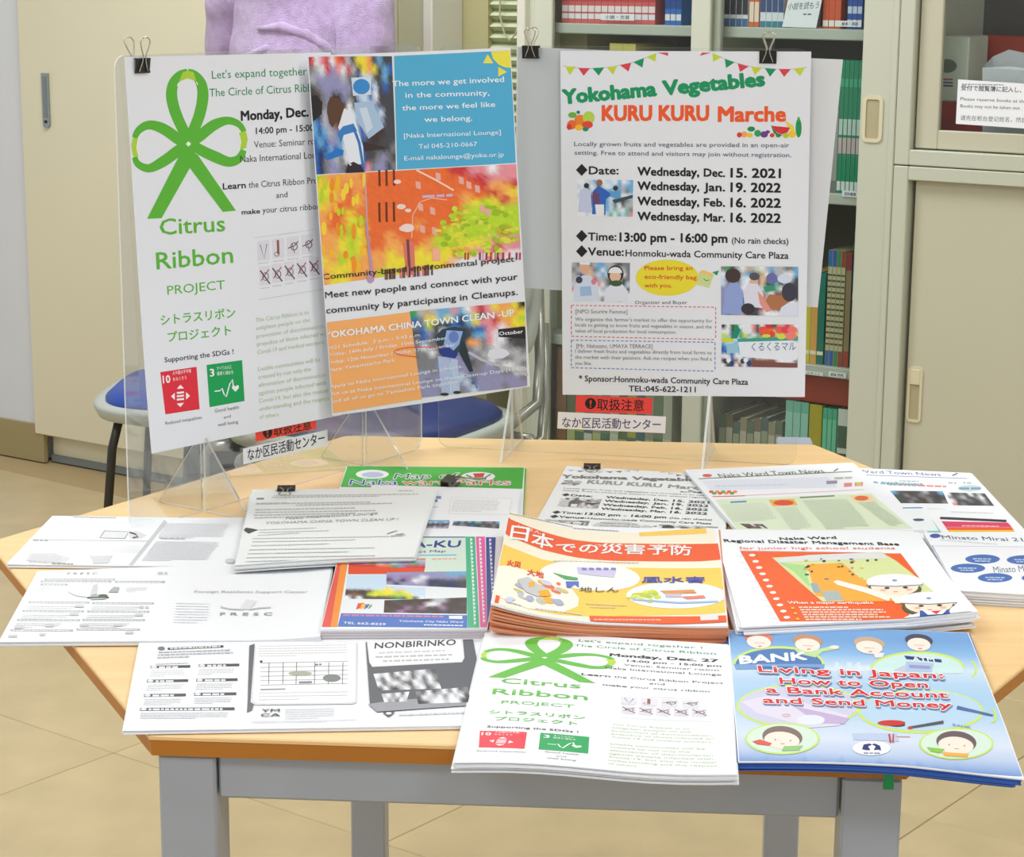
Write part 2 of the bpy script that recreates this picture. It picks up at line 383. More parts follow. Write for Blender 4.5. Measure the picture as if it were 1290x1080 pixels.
m_ceil = mat('ceiling_board', (235, 235, 232), .9); m_lamp = None

mb = MB(); mb.box(-3.2, -1.5, -.05, 3.2, 7.2, -.004); fl = mb.build('floor', m_joint); tag(fl, kind='structure')
T_ANG = math.radians(-37.7); TD = np.array([math.cos(T_ANG), math.sin(T_ANG), 0]); TN = np.array([-TD[1], TD[0], 0]); T0 = np.array([-.869, 3.484, 0]) + TD*.26
TS = .6; tile_me = None
for i in range(-7, 10):
    for j in range(-9, 6):
        c = T0+TD*(i+.5)*TS+TN*(j+.5)*TS
        if not (-2.6 < c[0] < 2.8 and .6 < c[1] < 6.3): continue
        q = (c-WA)@WN
        if q > .1: continue
        if tile_me is None:
            b = MB(); h = TS/2-.0008; b.box(-h, -h, -.0045, h, h, 0, bev=.0012); o = b.build('floor_tile', m_floor, None, local=True); tile_me = o.data
        else: o = bpy.data.objects.new('floor_tile', tile_me); COL.objects.link(o)
        o.parent = fl; o.location = (Vector(c)-Vector(ORG[fl.name])); o.rotation_euler = (0, 0, T_ANG)
def wall_thing(name, boxes, m, **kw):
    b = MB()
    for q in boxes: wbox(b, *q)
    return tag(b.build(name, m), **kw)
wall_thing('wall_left', [(-1.6, .0, 0, -.032, .1, 2.6)], m_wall, kind='structure')
wall_thing('wall_back', [(0.02, .45, 0, 1.3, .5, 2.6), (1.24, .12, 0, 1.337, .5, 2.6), (1.473, .12, 0, 1.60, .5, 2.6), (1.3, .40, 0, 4.2, .5, 2.6)], m_olive, kind='structure')
wall_thing('baseboard_left', [(-1.6, -.012, 0, -.002, .001, .1)], m_base, kind='structure')
b = MB(); b.box(-3.2, -1.5, 2.6, 3.2, 7.2, 2.65); tag(b.build('ceiling', m_ceil), kind='structure')
em = bpy.data.materials.new('lit_diffuser'); em.use_nodes = True; em.node_tree.nodes['Principled BSDF'].inputs['Emission Color'].default_value = (.95, .98, 1, 1); em.node_tree.nodes['Principled BSDF'].inputs['Emission Strength'].default_value = 3
for k, (lx, ly) in enumerate(LIGHTS):
    b = MB(); b.box(lx-.66, ly-.28, 2.56, lx+.66, ly+.28, 2.6); o = b.build('ceiling_light', m_ceil)
    tag(o, 'white recessed fluorescent ceiling light, %s' % ['left near', 'right near', 'left over the display table', 'right over the display table', 'far one added to brighten the cabinets'][k], 'ceiling light')
    d = MB(); d.box(lx-.63, ly-.25, 2.548, lx+.63, ly+.25, 2.5605); child(o, 'diffuser', d, em)

# ---------------------------------------------------------------- left cream cabinet
r = MB(); wbox(r, -.03, .004, .074, 1.149, .42, 2.1, bev=.004); cab = r.build('cabinet', m_cream); tag(cab, 'tall cream steel cupboard standing against the white wall at the left', 'cabinet')
b = MB(); wbox(b, .0, .02, .018, 1.14, .42, .074); child(cab, 'plinth', b, m_cream)
b = MB(); wbox(b, .0, .012, 0.0, 1.14, .42, .018); child(cab, 'rubber_skirting', b, m_rub)
b = MB(); wbox(b, -.031, -.016, .076, .70, .003, 2.09, bev=.003); child(cab, 'door', b, m_cream); dl = bpy.context.scene.objects[-1] if False else None
b = MB(); wbox(b, .704, -.016, .076, 1.148, .003, 2.09, bev=.003); child(cab, 'door', b, m_cream)
s0, z1 = wl(52, 92, -.02); s1, z0 = wl(63, 162, -.02)
b = MB(); n = 10; poly = []
sc_, r_ = (s0+s1)/2, (s1-s0)/2
for k in range(n+1): a = math.pi+math.pi*k/n; poly.append((sc_+r_*math.cos(a), z0+r_+r_*math.sin(a)))
poly += [(s1, z1), (s0, z1)]
Vp = [(p[0], -.022, p[1]) for p in poly]+[(p[0], -.014, p[1]) for p in poly]; N_ = len(poly)
b.add(WL(np.array(Vp)), [list(range(N_)), [N_+k for k in range(N_)][::-1]]+[[k, (k+1) % N_, N_+(k+1) % N_, N_+k][::-1] for k in range(N_)]); hd = child(cab, 'recessed_handle', b, m_handle)
b = MB(); wbox(b, sc_-r_*.55, -.0235, z0+.028, sc_+r_*.55, -.0215, z1-.008, bev=.0006); child(cab, 'handle_insert', b, mat('handle_inset', (128, 140, 140), .4, .5))
b = MB(); b.tube([WL([(sc_, -.0245, z0+.017)])[0], WL([(sc_, -.021, z0+.017)])[0]], .004, 10); child(cab, 'keyhole', b, m_black)

# pillar, trim, window with pleated blind
m_pil = mat('greenish_panel', (190, 190, 160), .6)
wall_thing('wall_pillar', [(1.152, .03, 0, 1.242, .45, 2.6)], m_pil, kind='structure')
wall_thing('trim_1', [(1.242, .0, 0, 1.268, .12, 2.6, 0, .003)], mat('white_trim', (214, 212, 200), .5), kind='structure')
wf = MB(); wbox(wf, 1.337, .20, .75, 1.50, .23, 2.0); win = wf.build('window_1', mat('window_frame', (188, 190, 180), .4)); tag(win, kind='structure')
rt_ = MB(); wbox(rt_, 1.337, .11, 2.0, 1.472, .17, 2.04, bev=.004); bl = rt_.build('window_blind', m_blind); tag(bl, 'pale green pleated blind hanging in the narrow window beside the bookcase', 'blind')
for k in range(46):
    z = 1.985-k*.0245; P = []
    for (o_, zz) in ((.145, 0), (.125, -.012), (.147, -.0245), (.150, -.0245), (.128, -.012), (.148, 0)): P.append((o_, z+zz))
    V = [(1.337, o_, zz) for o_, zz in P]+[(1.472, o_, zz) for o_, zz in P]
    b = MB(); b.add(WL(np.array(V)), [[i, (i+1) % 6, 6+(i+1) % 6, 6+i] for i in range(6)]+[[5, 4, 3, 2, 1, 0], [6, 7, 8, 9, 10, 11]]); child(bl, 'slat', b, m_blind)
P = [(1.372, 2.0), (1.374, 1.3), (1.372, 1.19), (1.385, 1.15), (1.40, 1.135), (1.415, 1.15), (1.428, 1.19), (1.432, 1.3), (1.43, 2.0)]
b = MB(); b.tube([WL([(s, .115, z)])[0] for s, z in P], .0022, 6); child(bl, 'pull_cord', b, mat('cord', (178, 176, 140), .7))

# ---------------------------------------------------------------- bookcase
zb1, zb2, zb3 = 1.178, .852, .497
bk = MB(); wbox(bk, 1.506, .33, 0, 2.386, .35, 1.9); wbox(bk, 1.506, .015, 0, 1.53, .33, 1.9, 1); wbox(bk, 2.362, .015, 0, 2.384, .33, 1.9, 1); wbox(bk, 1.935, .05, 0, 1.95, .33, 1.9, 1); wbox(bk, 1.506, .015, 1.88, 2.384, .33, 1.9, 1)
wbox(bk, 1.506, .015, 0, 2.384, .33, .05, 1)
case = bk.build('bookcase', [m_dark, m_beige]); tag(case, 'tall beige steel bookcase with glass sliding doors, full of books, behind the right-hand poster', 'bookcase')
for (sa, sb) in ((1.53, 1.935), (1.95, 2.362)):
    for zt in (zb1, zb2, zb3, .175, 1.52):
        b = MB(); wbox(b, sa, .045, zt-.022, sb, .33, zt, bev=.002); child(case, 'shelf', b, mat('shelf_steel', (190, 195, 182), .45))
# door frames (front track and rear track)
def dframe(s0, s1, off, wl_, wr, name='door_frame'):
    b = MB(); wbox(b, s0, off, .05, s0+wl_, off+.014, 1.88, bev=.002); wbox(b, s1-wr, off, .05, s1, off+.014, 1.88, bev=.002); wbox(b, s0+wl_, off, 1.82, s1-wr, off+.014, 1.88); wbox(b, s0+wl_, off, .05, s1-wr, off+.014, .1)
    f_ = child(case, name, b, m_beige)
    g = MB(); wbox(g, s0+wl_, off+.006, .1, s1-wr, off+.008, 1.82); g_ = child(case, 'glass_pane', g, GLASS)
    return f_
dframe(1.518, 1.985, .016, .057, .05); dframe(1.925, 2.374, .0, .045, .065)
b = MB(); wbox(b, 1.497, -.004, 0, 1.518, .05, 1.9, bev=.002); child(case, 'side_post', b, mat('post_beige', (214, 212, 196), .4))
b = MB(); wbox(b, 2.372, -.004, 0, 2.386, .05, 1.9, bev=.002); child(case, 'side_post', b, m_beige)
s0, z1 = wl(1088, 120); s1, z0 = wl(1111, 180)
def recess(parent_, s0, s1, z0, z1, off, mframe, mdeep, cover=0):
    w_ = (s1-s0)*.17; b = MB(); n = 6; out = []; inn = []
    for (cx_, cz_, a0) in ((s1, z1, 0), (s0, z1, 90), (s0, z0, 180), (s1, z0, 270)):
        rr = (s1-s0)*.28; c_ = (cx_-rr if cx_ == s1 else cx_+rr, cz_-rr if cz_ == z1 else cz_+rr)
        for k in range(n+1):
            a = math.radians(a0+90*k/n); out.append((c_[0]+rr*math.cos(a), c_[1]+rr*math.sin(a))); inn.append((c_[0]+(rr-w_)*math.cos(a), c_[1]+(rr-w_)*math.sin(a)))
    N = len(out); V = [(x, off+.004, z) for x, z in out]+[(x, off-.003, z) for x, z in out]+[(x, off-.003, z) for x, z in inn]+[(x, off+.004, z) for x, z in inn]
    F = []
    for k in range(N):
        k2 = (k+1) % N
        for a in range(3): F.append([a*N+k, (a+1)*N+k, (a+1)*N+k2, a*N+k2])
    b.add(WL(np.array(V)), F); h_ = child(parent_, 'recessed_handle', b, mframe)
    b = MB(); b.add(WL(np.array([(x, off-.0006, z) for x, z in inn])), [list(range(N))]); child(parent_, 'handle_recess', b, mdeep)
    if cover: b = MB(); wbox(b, s0+w_, off-.004, z0+(z1-z0)*.68, s1-w_, off-.0005, z1-w_, bev=.0008); child(parent_, 'finger_catch', b, mframe)
m_hd = mat('handle_hollow', (176, 166, 132), .5)
recess(case, s0, s1, z0, z1, 0, m_hbeige, m_hd)
# ---------------------------------------------------------------- right cabinet (upper unit on lower unit)
def frame_unit(name, z0, z1, label):
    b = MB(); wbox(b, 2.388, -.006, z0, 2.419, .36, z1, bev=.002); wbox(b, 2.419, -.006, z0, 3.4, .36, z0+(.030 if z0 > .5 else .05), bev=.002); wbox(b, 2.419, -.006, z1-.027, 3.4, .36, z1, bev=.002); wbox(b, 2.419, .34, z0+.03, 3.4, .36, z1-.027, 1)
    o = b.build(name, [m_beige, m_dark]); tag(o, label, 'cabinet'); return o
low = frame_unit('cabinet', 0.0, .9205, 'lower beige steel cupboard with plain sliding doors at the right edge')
b = MB(); wbox(b, 2.427, .014, .05, 2.93, .03, .893, bev=.002); child(low, 'sliding_door', b, m_beiged)
b = MB(); wbox(b, 2.90, .034, .05, 3.38, .05, .893, bev=.002); child(low, 'sliding_door', b, m_beiged)
s0, z1 = wl(1145, 461, .014); s1, z0 = wl(1160, 533, .014); recess(low, s0, s1, z0, z1, .014, m_hbeige, m_hd, 1)
up_ = frame_unit('cabinet', .9225, 2.0, 'upper beige steel cabinet with glass sliding door, stacked on the lower cupboard')
gs0, gz0 = wl(1182, 164, .012)
b = MB(); wbox(b, 2.423, .010, .955, gs0, .026, 1.97, bev=.002); wbox(b, gs0, .010, .955, 2.95, .026, gz0, bev=.002); wbox(b, gs0, .010, 1.245, 2.95, .026, 1.30, bev=.002); wbox(b, gs0, .010, 1.9, 2.95, .026, 1.97); wbox(b, 2.90, .010, gz0, 2.95, .026, 1.97)
child(up_, 'sliding_door', b, m_beiged)
b = MB(); wbox(b, gs0, .016, gz0, 2.90, .018, 1.9); child(up_, 'glass_pane', b, GLASS)
b = MB(); wbox(b, 2.42, .05, .955, 3.38, .33, .972); child(up_, 'shelf', b, m_beiged)
# boxes in the upper cabinet
def wq(u, v, off): s, z = wl(u, v, off); return s, z
def box_thing(name, u0, v0, u1, v1, off, dep, col, label, cat, zb=None):
    s0, z1 = wq(u0, v0, off); s1, z0 = wq(u1, v1, off); z0 = z0 if zb is None else zb
    b = MB(); wbox(b, s0, off, z0, s1, off+dep, z1, bev=.003); o = b.build(name, mat(name+str(col), col, .6, noise=.03)); tag(o, label, cat); return o
redb = box_thing('storage_box', 1184, 128, 1246, 168, .085, .11, (176, 48, 36), 'low red box under the white carton in the upper cabinet', 'box', .9725)
s0, _z = wq(1186, 0, .085); s1, zt_ = wq(1217, 45, .085); zr = max(v.co.z for v in redb.data.vertices)+ORG[redb.name][2]+.0005
cart = box_thing('carton', 1186, 45, 1217, 128, .085, .10, (214, 220, 204), 'white carton with an oval window standing on the low red box', 'carton', zr)
b = MB(); c_ = wq(1193, 83, .083); n = 20; V = [(c_[0]+.020*math.cos(a*2*math.pi/n)*(1), .0835, c_[1]+.013*math.sin(a*2*math.pi/n)) for a in range(n)]; b.add(WL(np.array(V)), [list(range(n))]); child(cart, 'oval_window', b, mat('oval_dark', (110, 120, 104), .6))
for k, cc in enumerate(((190, 60, 50), (60, 90, 160), (60, 60, 60))):
    b = MB(); sA, zA = wq(1188, 99+k*4, .083); sB, zB = wq(1200, 101+k*4, .083); wbox(b, sA, .0838, zB, sB, .0846, zA); child(cart, 'print_line', b, mat('pl%d' % k, cc, .6))
box_thing('storage_box', 1219, 45, 1290, 140, .21, .1, (190, 62, 40), 'tall orange-red box behind the white paper bag in the upper cabinet', 'box', .9725)
s0, z1 = wq(1245, 85, .07); b = MB()
V = [(s0, .06, .9725), (s0+.22, .06, .9725), (s0+.22, .09, .9725), (s0, .09, .9725), (s0-.004, .05, z1), (s0+.05, .055, z1+.004), (s0+.14, .05, z1-.004), (s0+.23, .055, z1+.01), (s0+.23, .09, z1+.03), (s0+.1, .094, z1+.022), (s0+.03, .094, z1+.034), (s0, .09, z1+.02)]
b.add(WL(np.array(V)), [[0, 1, 7, 6, 5, 4], [1, 2, 8, 7], [2, 3, 11, 10, 9, 8], [3, 0, 4, 11], [0, 3, 2, 1]]); o = b.build('paper_bag', mat('bag_paper', (212, 212, 216), .7, bump=.3, bscale=30)); tag(o, 'crumpled white paper bag in front of the orange-red box', 'bag')
Q = [(1207, 100), (1330, 108), (1322, 164), (1204, 156)]
s_sign = Surf([onplane(a, b_, WA+WN*.0135, WN) for a, b_ in Q]); V, F = slab(s_sign, .0006, 2, 2)
sign = mk('notice_sign', V, F, PAPER); tag(sign, 'white printed notice in Japanese and English stuck on the upper cabinet glass', 'sign')
A = Art(s_sign); A.at(1000, 0, 3.6); dk = (60, 60, 66)
A.text('lettering', '受付で閲覧簿に記入し、センターで', 758, 408, 1180, 424, 22, (40, 40, 44), .01)
A.text('lettering', 'Please reserve books at the reception.', 755, 455, 1175, 472, 15, dk); A.text('lettering', 'Books may not be taken out.', 755, 487, 1028, 497, 15, dk)
A.text('lettering', '请先在柜台登记姓名，然后在这里阅读', 755, 543, 1180, 560, 20, (90, 90, 98))
A.greek('lettering', 762, 384, 950, 388, 5, (120, 120, 126)); put_art(sign, s_sign, A)

# shelf edge labels
def elabel(u0, v0, u1, v1, txt, what):
    s0, z1 = wl(u0, v0, .043); s1, z0 = wl(u1, v1, .043); b = MB(); wbox(b, s0, .0425, min(z0, z1), s1, .0445, max(z0, z1)); o = b.build('shelf_label', PAPER); tag(o, what, 'label')
    su = Surf([WL([(s, .0424, z)])[0] for s, z in ((s0, max(z0, z1)), (s1, max(z0, z1)), (s1, min(z0, z1)), (s0, min(z0, z1)))]); A = Art(None, (100, 20)); A.text('lettering', txt, 14, 15, 86, 15, 10, (40, 50, 80), .01); put_art(o, su, A)
elabel(757, 17, 799, 26, '小説・文芸', 'small white label on the top left shelf edge of the bookcase')
elabel(1057, 26, 1085, 34, '絵本・英語', 'small white label at the right end of the top right shelf edge')
elabel(1061, 240, 1081, 249, '百科事典', 'small white label on the shelf edge below the green books')
elabel(1013, 467, 1037, 474, 'スポット', 'white label on the low shelf edge, next to the poster edge')
elabel(1044, 468, 1066, 477, '自然', 'white label on the low shelf edge, next to the door frame')

# ---------------------------------------------------------------- books
BM = {}
def book(s0, s1, z0, h, dep, bands, name, label, group, off=.06, lean=0, cat='book'):
    """bands: (from, to, colour) up the spine, 0..1; first colour is the cover"""
    root = MB(); col = bands[0][2]; t = .0012
    def Rl(V): V = np.array(V, float); V2 = V.copy(); V2[:, 0] = V[:, 0]+(V[:, 2]-z0)*lean; return WL(V2)
    root.box(s0, off+.003, z0, s0+t, off+dep, z0+h, R=Rl); root.box(s1-t, off+.003, z0, s1, off+dep, z0+h, R=Rl)
    root.box(s0, off, z0, s1, off+.003, z0+h, R=Rl)
    o = root.build(name, mat('cover%s' % (col,), col, .45)); tag(o, label, cat, group)
    p = MB(); p.box(s0+t, off+.0035, z0+.002, s1-t, off+dep-.004, z0+h-.003, R=Rl); child(o, 'pages', p, mat('book_pages', (224, 218, 200), .8))
    if len(bands) > 1:
        b = MB(); mts = []
        for k, (a, c, cc) in enumerate(bands[1:]):
            b.box(s0+.0006, off-.0006, z0+h*a, s1-.0006, off+.0002, z0+h*c, k, R=Rl); mts.append(mat('band%s' % (cc,), cc, .5))
        child(o, 'spine_print', b, mts)
    return o
def cn(k, n, frm): # ordinal wording
    w_ = ['first', 'second', 'third', 'fourth', 'fifth', 'sixth', 'seventh', 'eighth', 'ninth', 'tenth', 'eleventh', 'twelfth', 'thirteenth', 'fourteenth', 'fifteenth', 'sixteenth'][k]
    return '%s from the %s' % (w_, frm)
def row(u0, u1, vy, n, zb, h, bandf, lab, group, frm='left', off=.06, cat='book', hj=.0, dep=.17):
    a = wl(u0, vy, off)[0]; c = wl(u1, vy, off)[0]
    for k in range(n):
        q = random.Random(k*7+n); s0 = a+(c-a)*k/n; s1 = a+(c-a)*(k+1)/n-.0008
        book(s0, s1, zb+.0004, h*(1-hj*q.random()), dep, bandf(k), 'book', '%s, %s' % (lab, cn(k, n, frm)) if n > 1 else lab, group, off, cat=cat)
W_ = (232, 232, 236)
row(708, 826, 10, 14, zb1, .185, lambda k: [(0, 1, (214, 96, 92)), (.05, .11, W_), (.13, .2, (240, 225, 225)), (.25, .45, (200, 60, 70)), (.5, .56, W_), (.62, .9, (225, 150, 150))], 'small red and white paperback on the top left shelf', 'red and white paperbacks on the top left shelf')
row(838, 859, 10, 3, zb1, .185, lambda k: [(0, 1, (50, 110, 190)), (.05, .12, W_), (.18, .5, (30, 70, 150)), (.55, .6, W_)], 'small blue paperback on the top left shelf', 'blue paperbacks on the top left shelf')
row(905, 943, 10, 5, zb1, .2, lambda k: [(0, 1, W_), (.0, .08, (70, 110, 160)), (.12, .3, (50, 50, 60)), (.4, .7, (40, 60, 110)), (.8, .9, (120, 60, 60))], 'white spined book, left group of the top right shelf', 'white books at the left of the top right shelf')
row(944, 957, 10, 2, zb1, .2, lambda k: [(0, 1, (214, 110, 60)), (.05, .25, (245, 225, 205)), (.5, .7, (120, 40, 40))], 'orange spined book between white books on the top right shelf', 'orange books between the white books')
row(958, 988, 10, 4, zb1, .2, lambda k: [(0, 1, (228, 232, 238)), (0, .06, (60, 130, 150)), (.15, .6, (60, 80, 130))], 'white spined book between orange books and card, top right shelf', 'white books beside the standing card')
row(1037, 1060, 10, 3, zb1, .2, lambda k: [(0, 1, (216, 90, 50)), (.02, .08, (240, 240, 230)), (.3, .36, W_), (.4, .7, (150, 40, 50))], 'red-orange book right of the standing card', 'red-orange books right of the card')
row(1068, 1087, 10, 3, zb1, .2, lambda k: [(0, 1, (40, 80, 165)), (.02, .09, W_), (.15, .22, (200, 215, 235)), (.4, .5, W_)], 'dark blue book at the right end of the top right shelf', 'dark blue books on the top right shelf')
s0, z1 = wl(990, -6, .05); s1, z0 = wl(1033, 21, .05); su = Surf([WL([q])[0] for q in ((s0+.006, .052, z1), (s1+.004, .052, z1+.002), (s1-.006, .046, zb1+.001), (s0-.004, .046, zb1+.002))]); V, F = slab(su, .001, 2, 2); cdo = mk('handwritten_card', V, F, PAPER); tag(cdo, 'white handwritten card leaning against books on the top right shelf', 'card')
A = Art(su); A.text('lettering', '小説を読もう', 992, 12, 1031, 10, 8, (40, 40, 50), 0); A.greek('lettering', 1012, 19, 1022, 19, 2, (60, 60, 60)); put_art(cdo, su, A)
# yellow binders, second shelf left bay
row(768, 801, 60, 2, zb2, .285, lambda k: [(0, 1, (206, 196, 96)), (.25, .6, (232, 228, 190)), (.7, .8, (120, 110, 50))], 'tall yellow binder on the second shelf', 'yellow binders on the second shelf', cat='binder')
row(802, 828, 60, 2, zb2, .265, lambda k: [(0, 1, (150, 146, 84)), (.3, .7, (225, 225, 215))], 'olive binder right of the yellow ones', 'olive binders on the second shelf', cat='binder')
row(830, 857, 60, 2, zb2, .27, lambda k: [(0, 1, (104, 106, 86)), (.3, .55, (200, 205, 200))], 'dark grey-green binder by the middle door stile', 'grey-green binders on the second shelf', cat='binder')
row(1012, 1056, 180, 5, zb2, .235, lambda k: [(0, 1, (120, 124, 120)), (.1, .7, (160, 160, 155))], 'grey book mostly hidden behind the poster backing', 'grey books behind the poster backing')
row(1057, 1085, 150, 5, zb2, .265, lambda k: [(0, 1, (24, 138, 96)), (.02, .09, (220, 232, 225)), (.3, .42, (200, 180, 180)), (.44, .56, (190, 215, 205)), (.8, .86, (60, 170, 130))], 'tall green encyclopedia volume right of the poster backing', 'green encyclopedia volumes')
# third shelf right bay
def thirdc(k): return [[(0, 1, (214, 206, 70))], [(0, 1, (226, 168, 90))], [(0, 1, (30, 120, 104))]][k] + [(.1, .14, (240, 236, 210))]
row(1013, 1039, 400, 3, zb3, .19, thirdc, 'narrow yellow, orange or teal book beside the poster edge', 'coloured narrow books beside the poster')
dots = lambda base: [(0, 1, (196, 190, 150)), (0, .13, base), (.86, 1, base)]+[(.18+.05*j, .195+.05*j, (80, 84, 60)) for j in range(13)]
row(1041, 1063, 400, 4, zb3, .238, lambda k: dots([(40, 110, 170), (40, 90, 180), (50, 140, 80), (160, 60, 50)][k]), 'beige book with dotted spine and coloured foot on the third shelf', 'beige dotted-spine books')
row(1064, 1071, 400, 1, zb3, .235, lambda k: [(0, 1, (150, 130, 96)), (0, .14, (170, 60, 40)), (.85, 1, (150, 50, 60))], 'brown book with red foot right of the dotted-spine books', None)
book(wl(1072, 400, .06)[0]+.0008, wl(1072, 400, .06)[0]+.0065, zb3+.0004, .28, .17, [(0, 1, (60, 130, 140)), (.5, .55, (225, 235, 235))], 'book', 'thin teal book leaning at the right end of the third shelf', None, lean=.0)
row(858-160, 850, 400, 12, zb3, .2, lambda k: [(0, 1, [(110, 120, 90), (120, 90, 60), (80, 100, 90)][k % 3]), (.2, .7, (170, 170, 150))], 'faded book on the third shelf behind the posters', 'books hidden behind the posters on the third shelf') if False else None
# bottom shelf
zb4 = .175
row(905, 985, 570, 9, zb4, .2, lambda k: [(0, 1, [(90, 108, 84), (120, 104, 84), (70, 96, 90), (150, 140, 110)][k % 4]), (.3, .85, [(150, 160, 130), (190, 180, 160)][k % 2])], 'faded green-grey book seen through the right-hand clear panel', 'faded books behind the right-hand panel', hj=.12)
row(988, 1017, 570, 3, zb4, .238, lambda k: [(0, 1, (116, 184, 164)), (.5, .9, (150, 205, 190))], 'pale green book beside the panel edge on the bottom shelf', 'pale green books on the bottom shelf')
row(1018, 1034, 570, 1, zb4, .236, lambda k: [(0, 1, (176, 164, 40))], 'mustard yellow book on the bottom shelf', None)
row(1035, 1053, 570, 3, zb4, .232, lambda k: [(0, 1, (70, 176, 140)), (.2, .9, (110, 200, 165))], 'bright green book right of the mustard one', 'bright green books on the bottom shelf')
row(1054, 1068, 570, 1, zb4, .234, lambda k: [(0, 1, (214, 222, 214)), (.45, .5, (60, 80, 60)), (.55, .6, (60, 80, 60)), (.65, .85, (70, 100, 80))], 'white book with dark characters on the bottom shelf', None)
a0 = wl(985, 500, .055)[0]; a1 = wl(1070, 500, .055)[0]; b = MB(); wbox(b, a0-.02, .058, zb4+.2405, a1, .25, zb4+.305, bev=.003); o = b.build('lidded_box', mat('brick_red_box', (150, 52, 38), .6, noise=.05)); tag(o, 'flat brick-red box lying on top of the bottom shelf books', 'box')
row(701, 713, 530, 1, zb4+.0, .29, lambda k: [(0, 1, (150, 100, 66))], 'brown book left of the white centre label', None)
row(714, 846, 560, 12, zb4, .235, lambda k: [(0, 1, [(96, 110, 70), (170, 168, 60), (60, 100, 110), (150, 150, 130), (110, 130, 100), (190, 190, 170)][k % 6]), (.1, .5, [(180, 190, 120), (70, 120, 90), (210, 214, 200)][k % 3])], 'green or yellow book seen below the sticker on the right-hand panel', 'books below the sticker of the right-hand panel', hj=.15)

# ---------------------------------------------------------------- chairs
m_blue = mat('blue_vinyl', (22, 62, 150), .45, bump=.1, bscale=200); m_navy = mat('navy_vinyl', (22, 40, 100), .45); m_shell = mat('grey_plastic_shell', (172, 178, 170), .4)
m_tubeb = mat('dark_steel_tube', (52, 50, 42), .35, .3); m_tubeg = mat('silver_steel_tube', (160, 160, 150), .3, .7)
def sup(a, b, n, e=3.2):
    return [(a*abs(math.cos(t))**(2/e)*(1 if math.cos(t) >= 0 else -1), b*abs(math.sin(t))**(2/e)*(1 if math.sin(t) >= 0 else -1)) for t in [2*math.pi*k/n for k in range(n)]]
def loft(mb, rings):
    n = len(rings[0]); V = [p for r in rings for p in r]; F = []
    for k in range(len(rings)-1):
        for j in range(n): F.append([k*n+j, k*n+(j+1) % n, (k+1)*n+(j+1) % n, (k+1)*n+j])
    F.append(list(range(n))[::-1]); F.append([(len(rings)-1)*n+j for j in range(n)]); mb.add(V, F)
def chair(loc, rz, mpad, mleg, label, group=None, mback=None):
    R_ = empty('stacking_chair', loc, rz); tag(R_, label, 'chair', group); n = 40
    b = MB(); loft(b, [[(x, y, z) for x, y in sup(a, c, n)] for a, c, z in ((.19, .18, .408), (.222, .212, .418), (.23, .22, .436), (.228, .218, .446), (.21, .20, .446))]); o = b.build('seat_shell', m_shell, R_, local=True, smooth=True)
    b = MB(); loft(b, [[(x, y, z) for x, y in sup(a, c, n)] for a, c, z in ((.208, .198, .440), (.208, .198, .452), (.195, .185, .464), (.15, .14, .470), (.05, .05, .471))]); b.build('seat', mpad, R_, local=True, smooth=True)
    def bk_(w_, h_, d0, d1):
        b = MB(); R1 = []
        for d in (d0, (d0+d1)/2, d1):
            k_ = 1 if d == (d0+d1)/2 else .95
            R1.append([(x*k_, .215+d+.05*(y*k_/h_)*.5-.06*(x/w_)**2+.03, .69+y*k_) for x, y in sup(w_, h_, n)])
        loft(b, R1); return b
    bk_(.215, .115, .0, .03).build('backrest_shell', m_shell, R_, local=True, smooth=True)
    bk_(.195, .098, -.016, .002).build('backrest', mback or mpad, R_, local=True, smooth=True)
    for sx in (-1, 1):
        for sy in (-1, 1):
            b = MB(); b.tube([*([(sx*.19, sy*.16, .405), (sx*.228, sy*.165, .402), (sx*.241, sy*.168, .385), (sx*.243, sy*.172, 0.008)] if mback else [(sx*.155, sy*.15, .425), (sx*.168, sy*.165, .36), (sx*.195, sy*.195, .008)])], .009, 10); b.build('leg', mleg, R_, local=True, smooth=True)
            b = MB(); gx, gy = (.243, .172) if mback else (.195, .195); b.tube([(sx*gx, sy*gy, .02), (sx*gx, sy*gy, 0)], .013, 10); b.build('foot_cap', m_black, R_, local=True)
        b = MB(); b.tube([(sx*.19, .14, .42), (sx*.2, .24, .45), (sx*.195, .262, .52), (sx*.19, .262, .66)], .010, 8); b.build('back_tube', mleg, R_, local=True, smooth=True)
    return R_
chair((-.615, 4.2, 0), -math.pi/2-.05, m_blue, m_tubeb, 'blue padded chair with grey rim standing behind the table at the left')
for dz_, w_1 in ((0, 'lower'), (.07, 'upper')):
    R9 = math.radians(-28); dy_ = -.021 if dz_ else 0
    chair((-.235-math.sin(R9)*dy_, 3.63+math.cos(R9)*dy_, dz_), R9, m_navy, m_tubeg, '%s of two nested navy chairs with grey rims behind the partitions' % w_1, 'nested navy chairs', m_shell)

